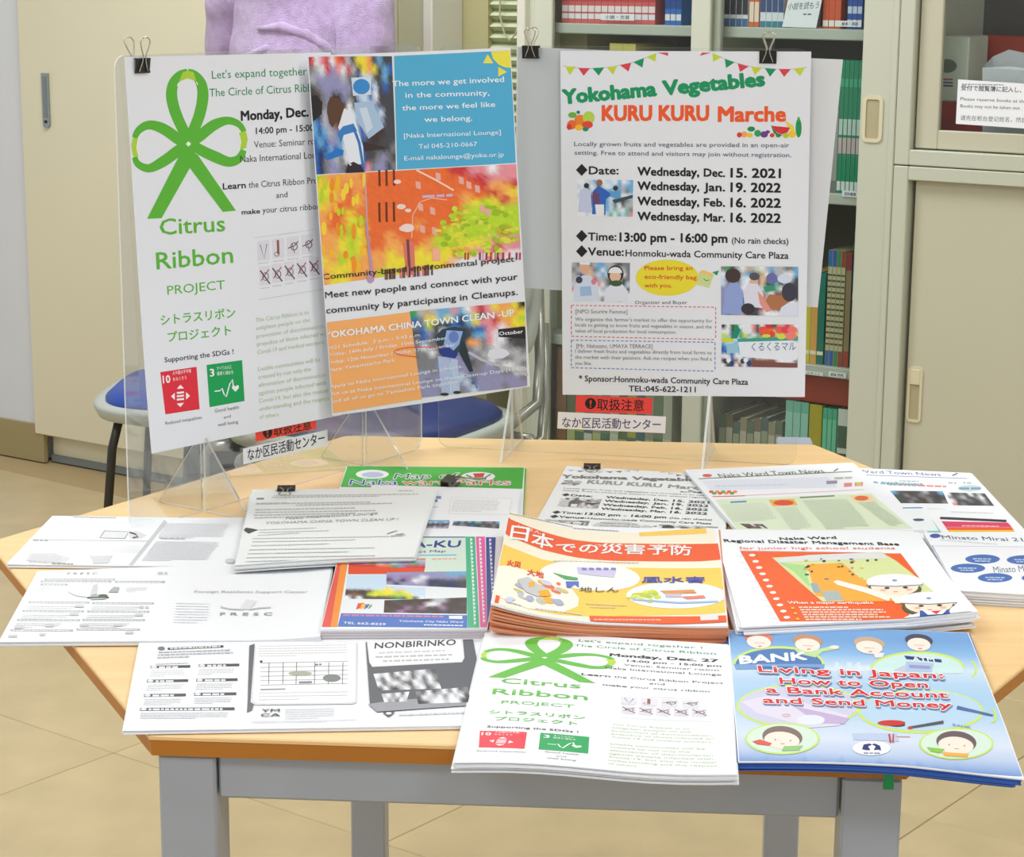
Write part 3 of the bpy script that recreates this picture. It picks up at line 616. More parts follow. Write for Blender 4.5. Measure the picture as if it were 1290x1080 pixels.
# ---------------------------------------------------------------- person in the purple sweater
m_sw = mat('fluffy_purple_knit', (194, 168, 212), .95, noise=.16, nscale=60, bump=.7, bscale=420, sheen=.6); m_tr = mat('dark_skirt_cloth', (44, 46, 40), .85); m_skin = mat('skin', (222, 178, 150), .5); m_hair = mat('dark_hair', (40, 32, 30), .45, bump=.4, bscale=150); m_shoe = mat('dark_shoes', (40, 38, 38), .5)
def skin(name, V, E_, R, m, parent, lv=2, disp=0):
    me = bpy.data.meshes.new(name); me.from_pydata(V, E_, []); me.materials.append(m); o = bpy.data.objects.new(name, me); COL.objects.link(o); o.parent = parent
    md = o.modifiers.new('skin', 'SKIN'); md.use_smooth_shade = True
    for k, r in enumerate(R): me.skin_vertices[0].data[k].radius = r if isinstance(r, tuple) else (r, r)
    me.skin_vertices[0].data[0].use_root = True
    s = o.modifiers.new('sub', 'SUBSURF'); s.levels = lv; s.render_levels = lv
    if disp:
        t = bpy.data.textures.new('folds', 'CLOUDS'); t.noise_scale = .10; t.noise_depth = 1; d = o.modifiers.new('folds', 'DISPLACE'); d.texture = t; d.strength = disp; d.mid_level = .5
    return o
pr = empty('person', (-.467, 4.575, 0), 0); tag(pr, 'person in a fluffy purple sweater and long dark skirt, standing with back turned', 'person')
# one continuous body: pelvis, spine, neck, head, arms, legs
BV = [(0, 0, .88), (0, 0, .98), (0, -.01, 1.12), (0, -.005, 1.26), (0, 0, 1.36), (0, .01, 1.42), (0, .02, 1.50), (0, .02, 1.58),
      (-.15, 0, 1.33), (-.155, .05, 1.10), (-.165, .10, .97), (-.17, .11, .90), (.15, 0, 1.33), (.155, -.07, 1.08), (.13, .04, 1.0), (.06, .13, 1.03),
      (-.09, 0, .80), (-.105, .01, .46), (-.11, -.02, .09), (-.115, .09, .035), (.10, 0, .80), (.13, .01, .46), (.15, -.02, .09), (.16, .09, .035)]
BE = [(0, 1), (1, 2), (2, 3), (3, 4), (4, 5), (5, 6), (6, 7), (4, 8), (8, 9), (9, 10), (10, 11), (4, 12), (12, 13), (13, 14), (14, 15), (0, 16), (16, 17), (17, 18), (18, 19), (0, 20), (20, 21), (21, 22), (22, 23)]
BR = [(.13, .10), (.12, .09), (.13, .09), (.13, .085), (.075, .06), (.045, .045), (.078, .09), (.06, .07), .045, .038, .03, .028, .045, .038, .03, .028, .075, .052, .036, .03, .075, .052, .036, .03]
skin('body', BV, BE, BR, m_skin, pr)
for sx, hx, hy, hz_ in ((-1, -.17, .11, .90), (1, .06, .13, 1.03)):
    for k in range(5):
        a = (k-2)*.35; L_ = [.05, .065, .07, .066, .052][k] if k else .05
        b = MB(); p0 = np.array([hx+.016*(k-2), hy+.02, hz_-.005]); d1 = np.array([math.sin(a)*.5, .8, -.45]); b.tube([p0, p0+d1*L_*.6, p0+d1*L_+np.array([0, -.004, -.012])], [.009, .0085, .006], 8); b.build('finger', m_skin, pr, local=True, smooth=True)
SV = [(0, 0, .90), (-.01, -.01, 1.0), (-.02, -.01, 1.12), (-.01, -.005, 1.25), (0, 0, 1.36), (-.12, 0, 1.33), (-.15, .03, 1.18), (-.155, .08, 1.06), (-.17, .10, .95), (.13, -.0, 1.33), (.15, -.07, 1.20), (.15, -.085, 1.07), (.12, .07, 1.02)]
SE = [(0, 1), (1, 2), (2, 3), (3, 4), (4, 5), (5, 6), (6, 7), (7, 8), (4, 9), (9, 10), (10, 11), (11, 12)]
SR = [(.18, .13), (.165, .12), (.165, .12), (.155, .11), (.10, .085), .07, .058, .055, .042, .07, .078, .072, .05]
skin('sweater', SV, SE, SR, m_sw, pr, 3, .02)
for pts_, r_ in (([(-.07, -.105, 1.165), (-.02, -.128, 1.17), (.03, -.13, 1.155), (.075, -.12, 1.125), (.10, -.10, 1.09)], [.004, .011, .014, .012, .004]), ([(-.12, -.09, 1.10), (-.05, -.118, 1.125), (.02, -.128, 1.115), (.07, -.115, 1.075)], [.004, .009, .011, .004])):
    b = MB(); b.tube(pts_, r_, 14); b.build('knit_fold', m_sw, pr, local=True, smooth=True)
TV = [(0, 0, .93), (-.09, 0, .80), (-.105, .01, .46), (-.11, -.015, .07), (.10, 0, .80), (.13, .01, .46), (.15, -.015, .07)]
skin('trousers', TV, [(0, 1), (1, 2), (2, 3), (0, 4), (4, 5), (5, 6)], [(.165, .12), .11, .09, .085, .11, .09, .085], m_tr, pr)
b = MB(); n_ = 48; loft(b, [[(x*(1+.05*math.sin(k*1.9+z*3)*(1-z)), y*(1+.08*math.sin(k*1.9+z*3)*(1-z)), z) for k, (x, y) in enumerate(sup(a, c, n_, 2.2))] for a, c, z in ((.262, .135, .13), (.255, .135, .35), (.225, .13, .6), (.20, .135, .8), (.17, .12, .94))]); b.build('long_skirt', m_tr, pr, local=True, smooth=True)
b = MB(); loft(b, [[(x, y+.012, z) for x, y in sup(a, c, 24, 2.3)] for a, c, z in ((.075, .07, 1.40), (.09, .095, 1.46), (.097, .108, 1.53), (.09, .1, 1.60), (.06, .065, 1.645), (.02, .02, 1.655))]); b.build('hair', m_hair, pr, local=True, smooth=True)
for sx in (-.115, .16):
    b = MB(); loft(b, [[(sx+x, .05+y, z) for x, y in sup(a, c, 20, 2.6)] for a, c, z in ((.048, .13, 0.0), (.05, .132, .02), (.045, .12, .05), (.034, .07, .085))]); b.build('shoe', m_shoe, pr, local=True, smooth=True)

# ---------------------------------------------------------------- table
HEX = [(-.293, 1.545), (.307, 1.503), (.624, 2.017), (.384, 2.598), (-.214, 2.631), (-.543, 2.106)]
for k_, (u_, v_) in enumerate(((188, 927), (1145, 957))): HEX[k_] = tuple(hz(u_, v_, TZ)[:2])
HC = np.mean(HEX, 0)
def inset(P, d):
    out = []
    for k in range(len(P)):
        a, b_, c = [np.array(P[(k+i) % len(P)]) for i in (-1, 0, 1)]; n1 = np.array([-(b_-a)[1], (b_-a)[0]]); n1 /= np.linalg.norm(n1); n2 = np.array([-(c-b_)[1], (c-b_)[0]]); n2 /= np.linalg.norm(n2)
        m_ = n1+n2; m_ /= np.linalg.norm(m_); out.append(tuple(b_+m_*d/max(.3, m_@n1)))
    return out
tb = empty('table', (HC[0], HC[1], 0)); tag(tb, 'hexagonal wooden-topped table with grey steel legs, covered with leaflets', 'table')
def tch(name, b, m, sm=False):
    o = b.build(name, m, None, local=True, smooth=sm); o.parent = tb
    for v in o.data.vertices: v.co -= Vector((HC[0], HC[1], 0))
    return o
b = MB(); I1 = inset(HEX, .0015); b.prism(HEX, TZ-.0035, TZ-.001, top=HEX); b.prism(HEX, TZ-.001, TZ, top=I1); tch('table_top', b, WOOD)
b = MB(); b.prism(inset(HEX, .002), TZ-.017, TZ-.0035, top=inset(HEX, .0006)); tch('table_edge', b, mat('brown_edging', (188, 120, 40), .45, noise=.06, nscale=12))
m_steel = mat('grey_table_steel', (170, 177, 188), .4, .1, noise=.02, nscale=20)
fl_, fr_, br_, bl_ = [np.array(HEX[k]) for k in (0, 1, 3, 4)]
xd = (fr_-fl_)/np.linalg.norm(fr_-fl_); yd = np.array([-xd[1], xd[0]])
def tb_box(b, p, x0, y0, z0, x1, y1, z1, bev=.002):
    b.box(x0, y0, z0, x1, y1, z1, 0, bev, lambda V: np.stack([p[0]+V[:, 0]*xd[0]+V[:, 1]*yd[0], p[1]+V[:, 0]*xd[1]+V[:, 1]*yd[1], V[:, 2]], 1))
# front legs placed from where they meet the top
LW = .045
lf = hz(199, 952, TZ-.018); rf = hz(1137, 984, TZ-.018)
for p, sgn in ((lf, 1), (rf, -1)):
    b = MB(); tb_box(b, p, 0 if sgn > 0 else -LW, .0, .012, LW if sgn > 0 else 0, .05, TZ-.0175); lg = tch('leg', b, m_steel)
    b = MB(); c_ = (0+LW/2)*sgn; tb_box(b, p, c_-.018, .007, 0, c_+.018, .043, .0125); tch('foot_cap', b, m_black)
for u, p in ((466, bl_), (983, br_)):
    x_ = hz(u, 1060, .12); 
    b = MB(); tb_box(b, x_, -.023, -.02, .012, .023, .025, TZ-.0175); tch('leg', b, m_steel)
    b = MB(); tb_box(b, x_, -.018, -.015, 0, .018, .02, .0125); tch('foot_cap', b, m_black)
wa = float((rf-lf)[:2]@xd)
b = MB(); tb_box(b, lf, LW+.0015, .004, TZ-.0175-.036, wa-LW-.0015, .026, TZ-.0175); tch('apron', b, m_steel)
xb1 = hz(466, 1060, .12); xb2 = hz(983, 1060, .12)
b = MB(); L_ = float((xb2-xb1)[:2]@xd); tb_box(b, xb1, .024, -.01, TZ-.0175-.036, L_-.024, .012, TZ-.0175); tch('apron', b, m_steel)
for p, q in ((lf+np.array([*xd, 0])*LW/2+np.array([*yd, 0])*.05, xb1), (rf-np.array([*xd, 0])*LW/2+np.array([*yd, 0])*.05, xb2)):
    b = MB(); d = (q-p)[:2]; L_ = np.linalg.norm(d)-.02; d = d/np.linalg.norm(d); n_ = np.array([-d[1], d[0]])
    b.box(0, -.011, TZ-.0175-.036, L_, .011, TZ-.0175, 0, .002, lambda V: np.stack([p[0]+V[:, 0]*d[0]+V[:, 1]*n_[0], p[1]+V[:, 0]*d[1]+V[:, 1]*n_[1], V[:, 2]], 1)); tch('apron', b, m_steel)
# green tape on the front edge
g0 = hz(1120, 964, TZ); b = MB(); tb_box(b, g0-np.array([*yd, 0])*.0012, -.004, -.0012, TZ-.019, .004, .0, TZ+.0005, .0004); o = b.build('tape_tab', mat('green_tape', (20, 160, 90), .5)); tag(o, 'small green tab stuck on the front edge of the table', 'tape')
# ================================================================== clear display panels
ZV = np.array([0, 0, 1.])
LA = hz(380, 609, TZ); LB = hz(523, 568, TZ); LT = (LB-LA)/np.linalg.norm(LB-LA); LN = np.array([-LT[1], LT[0], 0])
RA = np.array([0.0, 2.551, TZ]); RB = np.array([.3317, 2.4835, TZ]); RTg = (RB-RA)/np.linalg.norm(RB-RA); RN = np.array([-RTg[1], RTg[0], 0])
def pl(A, Tg, N, V): V = np.asarray(V, float); return A+V[:, :1]*Tg+V[:, 1:2]*N+V[:, 2:3]*ZV
def rrect(x0, z0, x1, z1, r, n=6):
    P = []
    for cx_, cz_, a0 in ((x1-r, z1-r, 0), (x0+r, z1-r, 90), (x0+r, z0+r, 180), (x1-r, z0+r, 270)):
        for k in range(n+1): a = math.radians(a0+90*k/n); P.append((cx_+r*math.cos(a), cz_+r*math.sin(a)))
    return P
def clear_panel(A, Tg, N, t0, t1, h, feet, label):
    P = rrect(t0, .0006, t1, h, .014); n = len(P)
    V = [(x, -.001, z) for x, z in P]+[(x, .001, z) for x, z in P]
    F = [list(range(n)), [n+k for k in range(n)][::-1]]; E_ = [[k, n+k, n+(k+1) % n, (k+1) % n] for k in range(n)]
    o = mk('acrylic_partition', pl(A, Tg, N, V), F+E_, [ACR, ACR_EDGE], midx=[0, 0]+[1]*n); tag(o, label, 'partition')
    for ft in feet:
        T_ = .003; Z = .0006; pr_ = [(-.068, Z), (-.066, Z+.004), (-.006, .083), (-.0025, .083), (-.0025, Z), ]; pb = [(-y, z) for y, z in pr_][::-1]
        for half in (pr_, pb):
            m_ = len(half); V = [(ft-T_/2, y, z) for y, z in half]+[(ft+T_/2, y, z) for y, z in half]
            F = [list(range(m_)), [m_+k for k in range(m_)][::-1]]; E2 = [[k, (k+1) % m_, m_+(k+1) % m_, m_+k] for k in range(m_)]
            b = MB(); b.add(pl(A, Tg, N, V), F, 0); b.add(pl(A, Tg, N, V), E2, 1); ob = b.build('foot', [ACR, ACR_EDGE], None, local=True); ob.parent = o
            for v in ob.data.vertices: v.co -= Vector(ORG[o.name])
    return o
PLh = .497
panL = clear_panel(LA, LT, LN, -.276, .227, PLh, (-.163, .115), 'clear acrylic partition on feet at the left of the table, turned away from the camera')
panR = clear_panel(RA, RTg, RN, -.094, .352, PLh, (.0, .245), 'clear acrylic partition on feet at the back right of the table')

# ================================================================== posters
m_poster = mat('poster_paper', (232, 234, 240), .5, spec=.35)
def L_(t, z, o=-.0022): return LA+LT*t+LN*o+ZV*(z-TZ)
def onL(u, v, o=-.0022): return onplane(u, v, LA+LN*o, LN)
def onR(u, v, o=-.0022): return onplane(u, v, RA+RN*o, RN)
sC = Surf([onL(156, 72), onL(416, 66), onL(428, 523), onL(188, 571)], lambda u, v: -.0+.0035*np.clip(v-.55, 0, 1)**2*4*(1-np.clip(u, 0, 1)*.6)+.0008)
V, F = slab(sC, .0004, 12, 16); pc = mk('poster', V, F, m_poster); tag(pc, 'white poster with a green looped ribbon emblem on the left clear partition', 'poster')
GR = (92, 182, 52); DG = (30, 140, 90); BK = (28, 28, 30); LG = (176, 212, 60)
def citrus(A):
    A.at(0, 0, 3.225)
    def ln(P, w_, c, ly):
        P = np.array(P, float); w_ = np.broadcast_to(np.asarray(w_, float), (len(P),)); Q = []; W_2 = []; n = len(P)
        for k in range(n-1):
            p0, p1, p2, p3 = P[max(k-1, 0)], P[k], P[k+1], P[min(k+2, n-1)]
            for t_ in np.linspace(0, 1, 6)[:(None if k == n-2 else -1)]: Q.append(.5*(2*p1+(p2-p0)*t_+(2*p0-5*p1+4*p2-p3)*t_**2+(3*p1-p0-3*p2+p3)*t_**3)); W_2.append(w_[k]*(1-t_)+w_[k+1]*t_)
        A.line('ribbon_emblem', Q, W_2, c, ly)
    ln([(788, 612), (745, 530), (712, 455), (697, 390), (704, 340), (730, 305), (762, 291)], [30, 44, 46, 46, 42, 34, 24], GR, 0)
    ln([(742, 612), (785, 530), (812, 460), (824, 390), (817, 340), (792, 305), (762, 291)], [30, 44, 46, 46, 42, 34, 24], GR, 1)
    A.poly('ribbon_emblem', [(727, 332), (742, 294), (762, 287), (786, 293), (797, 330), (762, 318)], LG, 3)
    ln([(727, 334), (720, 350)], 4, (240, 245, 235), 4); ln([(797, 332), (803, 345)], 4, (240, 245, 235), 4)
    ln([(775, 600), (720, 562), (660, 522), (605, 508), (565, 528), (546, 560)], [40, 46, 44, 36, 30, 22], GR, 0); ln([(780, 570), (720, 615), (660, 658), (605, 684), (562, 668), (546, 638)], [36, 46, 44, 34, 28, 20], GR, 1)
    A.poly('ribbon_emblem', [(533, 592), (540, 560), (562, 562), (555, 600), (564, 640), (540, 634)], LG, 3)
    ln([(563, 560), (556, 600), (566, 642)], 4, (240, 245, 235), 4)
    ln([(755, 600), (815, 550), (870, 508), (925, 490), (970, 505), (992, 535)], [36, 46, 44, 32, 26, 20], GR, 0); ln([(760, 575), (820, 612), (880, 640), (930, 658), (970, 645), (990, 610)], [36, 44, 46, 40, 34, 24], GR, 1)
    A.poly('ribbon_emblem', [(970, 540), (998, 531), (1006, 565), (1000, 600), (974, 612), (980, 575)], LG, 3)
    ln([(966, 536), (977, 575), (970, 614)], 4, (240, 245, 235), 4)
    A.poly('ribbon_emblem', [(728, 632), (790, 600), (795, 640), (656, 887), (597, 889)], GR, 2); A.poly('ribbon_emblem', [(738, 640), (745, 600), (802, 628), (958, 856), (905, 861)], GR, 3)
    A.poly('ribbon_emblem', [(765, 574), (776, 585), (765, 596), (754, 585)], (240, 245, 235), 5)
    t = A.text
    t('lettering', "Let's expand together !", 861, 320, 1268, 304, 34, DG); t('lettering', 'The Circle of Citrus Ribbon', 851, 393, 1310, 370, 34, DG)
    t('lettering', 'Monday, Dec. 27', 980, 490, 1318, 468, 40, BK, .035); t('lettering', '14:00 pm - 15:00 pm', 1040, 545, 1328, 528, 27, BK, .018)
    t('lettering', 'Venue: Seminar room', 1032, 601, 1322, 584, 28, (50, 60, 70), .003); t('lettering', 'Naka International Lounge', 976, 660, 1330, 640, 28, BK, .006)
    t('lettering', 'Learn', 906, 770, 998, 764, 26, BK, .025); t('lettering', 'the Citrus Ribbon Project', 1010, 764, 1338, 742, 27, BK, .004)
    t('lettering', 'and', 1122, 805, 1168, 801, 24, BK, .004); t('lettering', 'make', 982, 872, 1056, 867, 20, BK, .025); t('lettering', 'your citrus ribbon', 1066, 866, 1300, 850, 25, BK, .004)
    A.at(150, 250, 3.0867)
    t('lettering', 'Citrus', 160, 142, 412, 127, 64, GR, .012); t('lettering', 'Ribbon', 147, 276, 443, 250, 68, GR, .012); t('lettering', 'PROJECT', 188, 375, 412, 352, 36, GR, -.004)
    t('lettering', 'シトラスリボン', 163, 491, 452, 461, 36, GR, .012); t('lettering', 'プロジェクト', 190, 557, 435, 529, 36, GR, .012)
    t('lettering', 'Supporting the SDGs !', 177, 638, 445, 605, 20, BK, .012)
    RD = (226, 42, 62); GN = (0, 160, 84); WH = (244, 246, 248)
    A.quad('goal_badges', [(160, 676), (301, 655), (313, 820), (180, 840)], RD, 0); A.quad('goal_badges', [(340, 648), (478, 629), (488, 788), (352, 812)], GN, 0)
    t('goal_badges', '10', 171, 719, 199, 716, 30, WH, .02, 2); t('goal_badges', '3', 354, 693, 370, 691, 30, WH, .02, 2)
    t('goal_badges', '人や国の不平等', 208, 686, 280, 677, 13, WH, .0, 2); t('goal_badges', 'をなくそう', 209, 710, 262, 703, 13, WH, .0, 2)
    t('goal_badges', 'すべての人に', 380, 668, 438, 661, 13, WH, .0, 2); t('goal_badges', '健康と福祉を', 380, 688, 445, 681, 13, WH, .0, 2)
    for dx, dy in ((238, 736), (238, 800), (212, 770), (264, 768)):
        s = 14; P = {(238, 736): [(-s, 5), (s, 3), (0, -11)], (238, 800): [(-s, -2), (s, -5), (0, 12)], (212, 770): [(4, -s), (4, s), (-10, 0)], (264, 768): [(-4, -s), (-4, s), (11, 0)]}[(dx, dy)]; A.poly('goal_badges', [(dx+a, dy+b_) for a, b_ in P], WH, 2)
    for k in (-1, 0, 1): A.line('goal_badges', [(224, 770+k*13), (252, 767+k*13)], 7, WH, 2)
    A.line('goal_badges', [(371, 750), (392, 748), (400, 738), (408, 762), (416, 772), (430, 722), (440, 704), (446, 742)], 4.5, WH, 2)
    A.poly('goal_badges', [(452, 752), (438, 738), (440, 728), (449, 728), (453, 733), (457, 726), (465, 728), (465, 738)], WH, 2)
    dk = (90, 94, 100); t('lettering', 'Reduced inequalities', 180, 881, 322, 857, 13, dk); t('lettering', 'Good health', 372, 833, 466, 818, 14, dk); t('lettering', 'and', 406, 857, 434, 852, 12, dk); t('lettering', 'well being', 384, 887, 463, 874, 13, dk)
    for k in range(4):
        cx_ = 562+57*k; cy_ = 205-8*k; A.quad('instruction_pictures', [(cx_-24, cy_-38), (cx_+22, cy_-43), (cx_+24, cy_+33), (cx_-22, cy_+38)], (222, 220, 230), 0)
        if k == 0: A.line('instruction_pictures', [(cx_-14, cy_-25), (cx_+2, cy_+30), (cx_+12, cy_-28)], 3, (90, 90, 96), 1)
        elif k == 1: A.line('instruction_pictures', [(cx_-2, cy_-35), (cx_, cy_+20)], 9, (150, 80, 76), 1); A.ring('instruction_pictures', cx_-6, cy_+20, 9, 8, 2.5, (90, 80, 84), 2)
        else: A.line('instruction_pictures', [(cx_-20, cy_+5), (cx_+4, cy_-4), (cx_+20, cy_-22)], 4, (80, 76, 84), 1); A.ring('instruction_pictures', cx_+4, cy_-2, 12, 14, 3.5, (90, 80, 90), 2); A.line('instruction_pictures', [(cx_-4, cy_-15), (cx_+6, cy_+24)], 3, (150, 90, 90), 2)
        A.greek('instruction_pictures', cx_-20, cy_+50, cx_+20, cy_+45, 3, (170, 170, 176), 1)
    for k in range(5):
        cx_ = 566+48*k; cy_ = 302-9*k; A.quad('instruction_pictures', [(cx_-21, cy_-36), (cx_+20, cy_-40), (cx_+22, cy_+33), (cx_-19, cy_+37)], (224, 220, 230), 0)
        A.line('instruction_pictures', [(cx_-18, cy_-22), (cx_+20, cy_+30)], 5, (60, 60, 70), 1); A.line('instruction_pictures', [(cx_+16, cy_-26), (cx_-14, cy_+18)], 4, (160, 80, 80), 2); A.ring('instruction_pictures', cx_+3, cy_+2, 11, 15, 3, (84, 84, 96), 2); A.greek('instruction_pictures', cx_-18, cy_+50, cx_+18, cy_+46, 3, (170, 170, 176), 1)
    A.line('instruction_pictures', [(545, 394), (800, 352)], 2, (196, 200, 206), 0); A.line('instruction_pictures', [(525, 154), (770, 120)], 1.5, (200, 206, 206), 0); A.greek('instruction_pictures', 620, 143, 690, 133, 3, (180, 180, 180), 1)
    pg = (182, 206, 158)
    for k, s in enumerate(('The Citrus Ribbon is to', 'enlighten people on the', 'prevention of discrimination,', 'prejudice of those infected w/', 'Covid-19 and medical workers.')):
        t('lettering', s, 530+2*k, 482+31*k, 530+2*k+[208, 210, 262, 266, 262][k], 482+31*k-[32, 33, 41, 42, 41][k], 17, pg)
    for k, s in enumerate(('Livable communities will be', 'created by not only the', 'elimination of discrimination', 'against people infected with', 'Covid-19, but also the mutual', 'understanding and the respect', 'of others.')):
        t('lettering', s, 540+k, 672+31*k, 540+k+[242, 205, 262, 262, 268, 272, 78][k], 672+31*k-[38, 32, 41, 41, 42, 43, 12][k], 17, pg)
CIT = Art(sC); citrus(CIT); put_art(pc, sC, CIT)

# middle poster (street clean-up), swings out from the left partition towards the right one
MS = onL(387, 70, -.012); ME_xy = np.array([-.002, 2.527, 0]); MD = np.array([ME_xy[0]-MS[0], ME_xy[1]-MS[1], 0]); MD /= np.linalg.norm(MD); MN = np.array([-MD[1], MD[0], 0])
def onM(u, v, o=0): return onplane(u, v, MS+MN*o, MN)
sM = Surf([onM(387, 70), onM(643, 60), onM(668, 487), onM(419, 524, .006)], lambda u, v: .006*4*np.clip(u, 0, 1)*(1-np.clip(u, 0, 1))*(1-v*.3)-.010*np.clip((v-.85)/.15, 0, 1)**2*np.clip(u, 0, 1)**2*0)
V, F = slab(sM, .0004, 14, 14); pm = mk('poster', V, F, m_poster); tag(pm, 'glossy poster with a blue text block and orange street photo between the two partitions', 'poster')
A = Art(sM); A.at(380, 40, 4.153)
P1 = [(36, 130), (472, 128), (496, 722), (66, 748)]
A.mosaic('photo_print', P1, ['rwprworGKyyOKcKK', 'gGwrvpwrGKyOyKcbK', 'GvvvvvGgKbaaKKcKg', 'KgvvvvvvUbcbaKbKg', 'UUgvUUvgKaabwKKKg', 'UUgvUUUwKbaavKKKg', 'KUGvUUtwaKavcaKKg', 'cbGvuUwwabaacvKKg', 'cbcGvgcwabvKUUKKg', 'bcbvvcwwwbKUUKKKg', 'bBbcbcwwwbKKKKKgK', 'bBgvGgwwabKKgvgKg', 'bBgvvgKcBbpgvvKgK'], 0, 1.2, 4)
A.poly('photo_print', [(135, 375), (150, 340), (185, 345), (225, 385), (205, 440), (160, 502), (145, 480), (132, 420)], (94, 66, 50), 3); A.poly('photo_print', [(38, 340), (75, 330), (108, 370), (105, 430), (60, 470), (44, 400)], (44, 38, 40), 3)
A.poly('photo_print', [(222, 400), (262, 420), (290, 500), (320, 600), (326, 690), (250, 700), (215, 560), (190, 500)], (232, 236, 244), 3); A.poly('photo_print', [(186, 530), (215, 495), (270, 480), (290, 520), (220, 540), (205, 580)], (60, 130, 200), 4); A.poly('photo_print', [(118, 650), (190, 610), (220, 620), (215, 645), (135, 672)], (40, 120, 200), 4)
A.line('photo_print', [(270, 500), (300, 580), (320, 700)], 14, (60, 120, 190), 4); A.poly('photo_print', [(240, 695), (270, 680), (310, 700), (330, 735), (230, 740)], (50, 40, 50), 3)
A.poly('photo_print', [(258, 240), (362, 236), (362, 330), (268, 335)], (214, 226, 240), 3); A.ell('photo_print', 312, 287, 44, 40, (60, 140, 210), 4); A.poly('photo_print', [(272, 372), (366, 362), (430, 500), (350, 560), (292, 470)], (170, 196, 222), 3); A.poly('photo_print', [(300, 400), (340, 395), (372, 500), (340, 530)], (206, 220, 236), 4)
A.poly('photo_print', [(320, 575), (460, 610), (330, 625)], (60, 48, 48), 3)
A.poly('blue_panel', [(483, 127), (1094, 97), (1120, 686), (497, 722)], (82, 174, 214), 0)
A.line('blue_panel', [(480, 127), (496, 722)], 5, (230, 236, 242), 1)
YL = (240, 226, 78); A.poly('sun_picture', [(1094, 97), (990, 103), (1000, 140), (1030, 172), (1062, 186), (1099, 190)], YL, 2); A.poly('sun_picture', [(948, 165), (1003, 165), (972, 118)], YL, 2); A.poly('sun_picture', [(1028, 183), (1073, 210), (1028, 235)], YL, 2)
WH = (240, 246, 250)
A.text('lettering', 'The more we get involved', 475, 286, 1058, 262, 30, WH, .012); A.text('lettering', 'in the community,', 543, 345, 982, 332, 28, WH, .012); A.text('lettering', 'the more we feel like', 526, 412, 1012, 392, 28, WH, .012); A.text('lettering', 'we belong.', 642, 472, 892, 464, 28, WH, .012)
A.text('lettering', '[Naka International Lounge]', 535, 556, 1042, 536, 24, WH, .004); A.text('lettering', 'Tel 045-210-0667', 612, 612, 918, 598, 24, WH, .004); A.text('lettering', 'E-mail nakalounge@yoke.or.jp', 537, 674, 1058, 652, 24, WH, .004)
# orange street photo
A.mosaic('photo_print', [(66, 752), (1122, 692), (1148, 1180), (98, 1330)], ['lOOOOooooooooorrppwpp', 'yyOoOooooooooooorrpppw', 'lyOoOoooooooooooorOOrp', 'yOooOooooooooooOoorOyr', 'OooyoooooooooooOylyrOr', 'OooyloooooooooollllllO', 'OOolyoooooOoooollllllr', 'OOylyooOooooolylllllll', 'OOylyooOOooOllyllllrlr', 'yOllOOOyOOyOlyyyyyplpO', 'OyyyOOOyyyyyyyrOpprppw', 'OyyOOOlyyyyyyOwwwppwwy'], 0, 1.6, 3)
for x in (400, 437, 476):
    for y0, y1 in ((735, 820), (905, 1008)): A.quad('photo_print', [(x, y0+x*-.03), (x+11, y0+x*-.03), (x+13, y1+x*-.03), (x+2, y1+x*-.03)], (110, 52, 20), 2)
for x, y in ((595, 780), (608, 895), (618, 1010), (670, 915), (680, 1020), (820, 755), (860, 780), (905, 800), (930, 905), (960, 920), (700, 735)): A.quad('photo_print', [(x, y), (x+26, y+8), (x+28, y+45), (x+2, y+38)], (236, 176, 160), 2)
A.line('photo_print', [(600, 724), (700, 775), (795, 830)], 9, (252, 214, 190), 2); A.line('photo_print', [(575, 1080), (580, 960), (620, 890), (680, 870), (760, 880)], 5, (250, 190, 160), 2)
A.line('photo_print', [(330, 735), (345, 1080)], 8, (206, 170, 176), 2); A.greek('photo_print', 630, 870, 790, 862, 14, (190, 150, 190), 3)
for x, y, r in ((500, 785, 16), (520, 915, 20), (556, 935, 14), (535, 1030, 22)): A.ell('photo_print', x, y, r*1.2, r*.7, (246, 214, 206), 3)
q = random.Random(5)
for k in range(130):
    x = q.uniform(700, 1130); y = q.uniform(905, 1180)
    if (x-940)**2/230**2+(y-1040)**2/150**2 < 1: A.ell('photo_print', x, y, q.uniform(10, 24), q.uniform(7, 16), [(184, 214, 46), (206, 226, 60), (160, 192, 36), (226, 220, 80)][k % 4], 3, n=7)
for k in range(40): x = q.uniform(90, 330); y = q.uniform(770, 1250); A.ell('photo_print', x, y, q.uniform(8, 16), q.uniform(20, 50), [(250, 190, 40), (200, 216, 40), (246, 150, 40), (250, 214, 60)][k % 4], 1, n=8)
A.at(390, 280, 4.153)
A.line('photo_print', [(295, 0), (320, 220), (325, 310)], [10, 16, 22], (190, 150, 180), 3); A.ell('photo_print', 318, 292, 20, 26, (190, 150, 186), 3)
A.poly('photo_print', [(490, 110), (545, 100), (552, 270), (505, 280)], (226, 120, 110), 2); A.line('photo_print', [(512, 90), (522, 260)], 14, (120, 70, 70), 3); A.ell('photo_print', 510, 30, 36, 22, (246, 220, 214), 3)
for k in range(26): x = q.uniform(390, 640); A.quad('photo_print', [(x, 245-.1*x+40), (x+9, 245-.1*x+40), (x+9, 300-.1*x+40), (x, 300-.1*x+40)], [(90, 70, 90), (150, 80, 60), (60, 60, 50), (220, 120, 120)][k % 4], 3)
for k in range(20): x = q.uniform(800, 1100); A.quad('photo_print', [(x, 160), (x+10, 158), (x+9, 196), (x, 198)], [(130, 60, 110), (190, 60, 60), (240, 210, 220)][k % 3], 3)
A.poly('photo_print', [(640, 200), (640, 140), (680, 135), (684, 200)], (250, 180, 150), 2)
BK2 = (34, 34, 38)
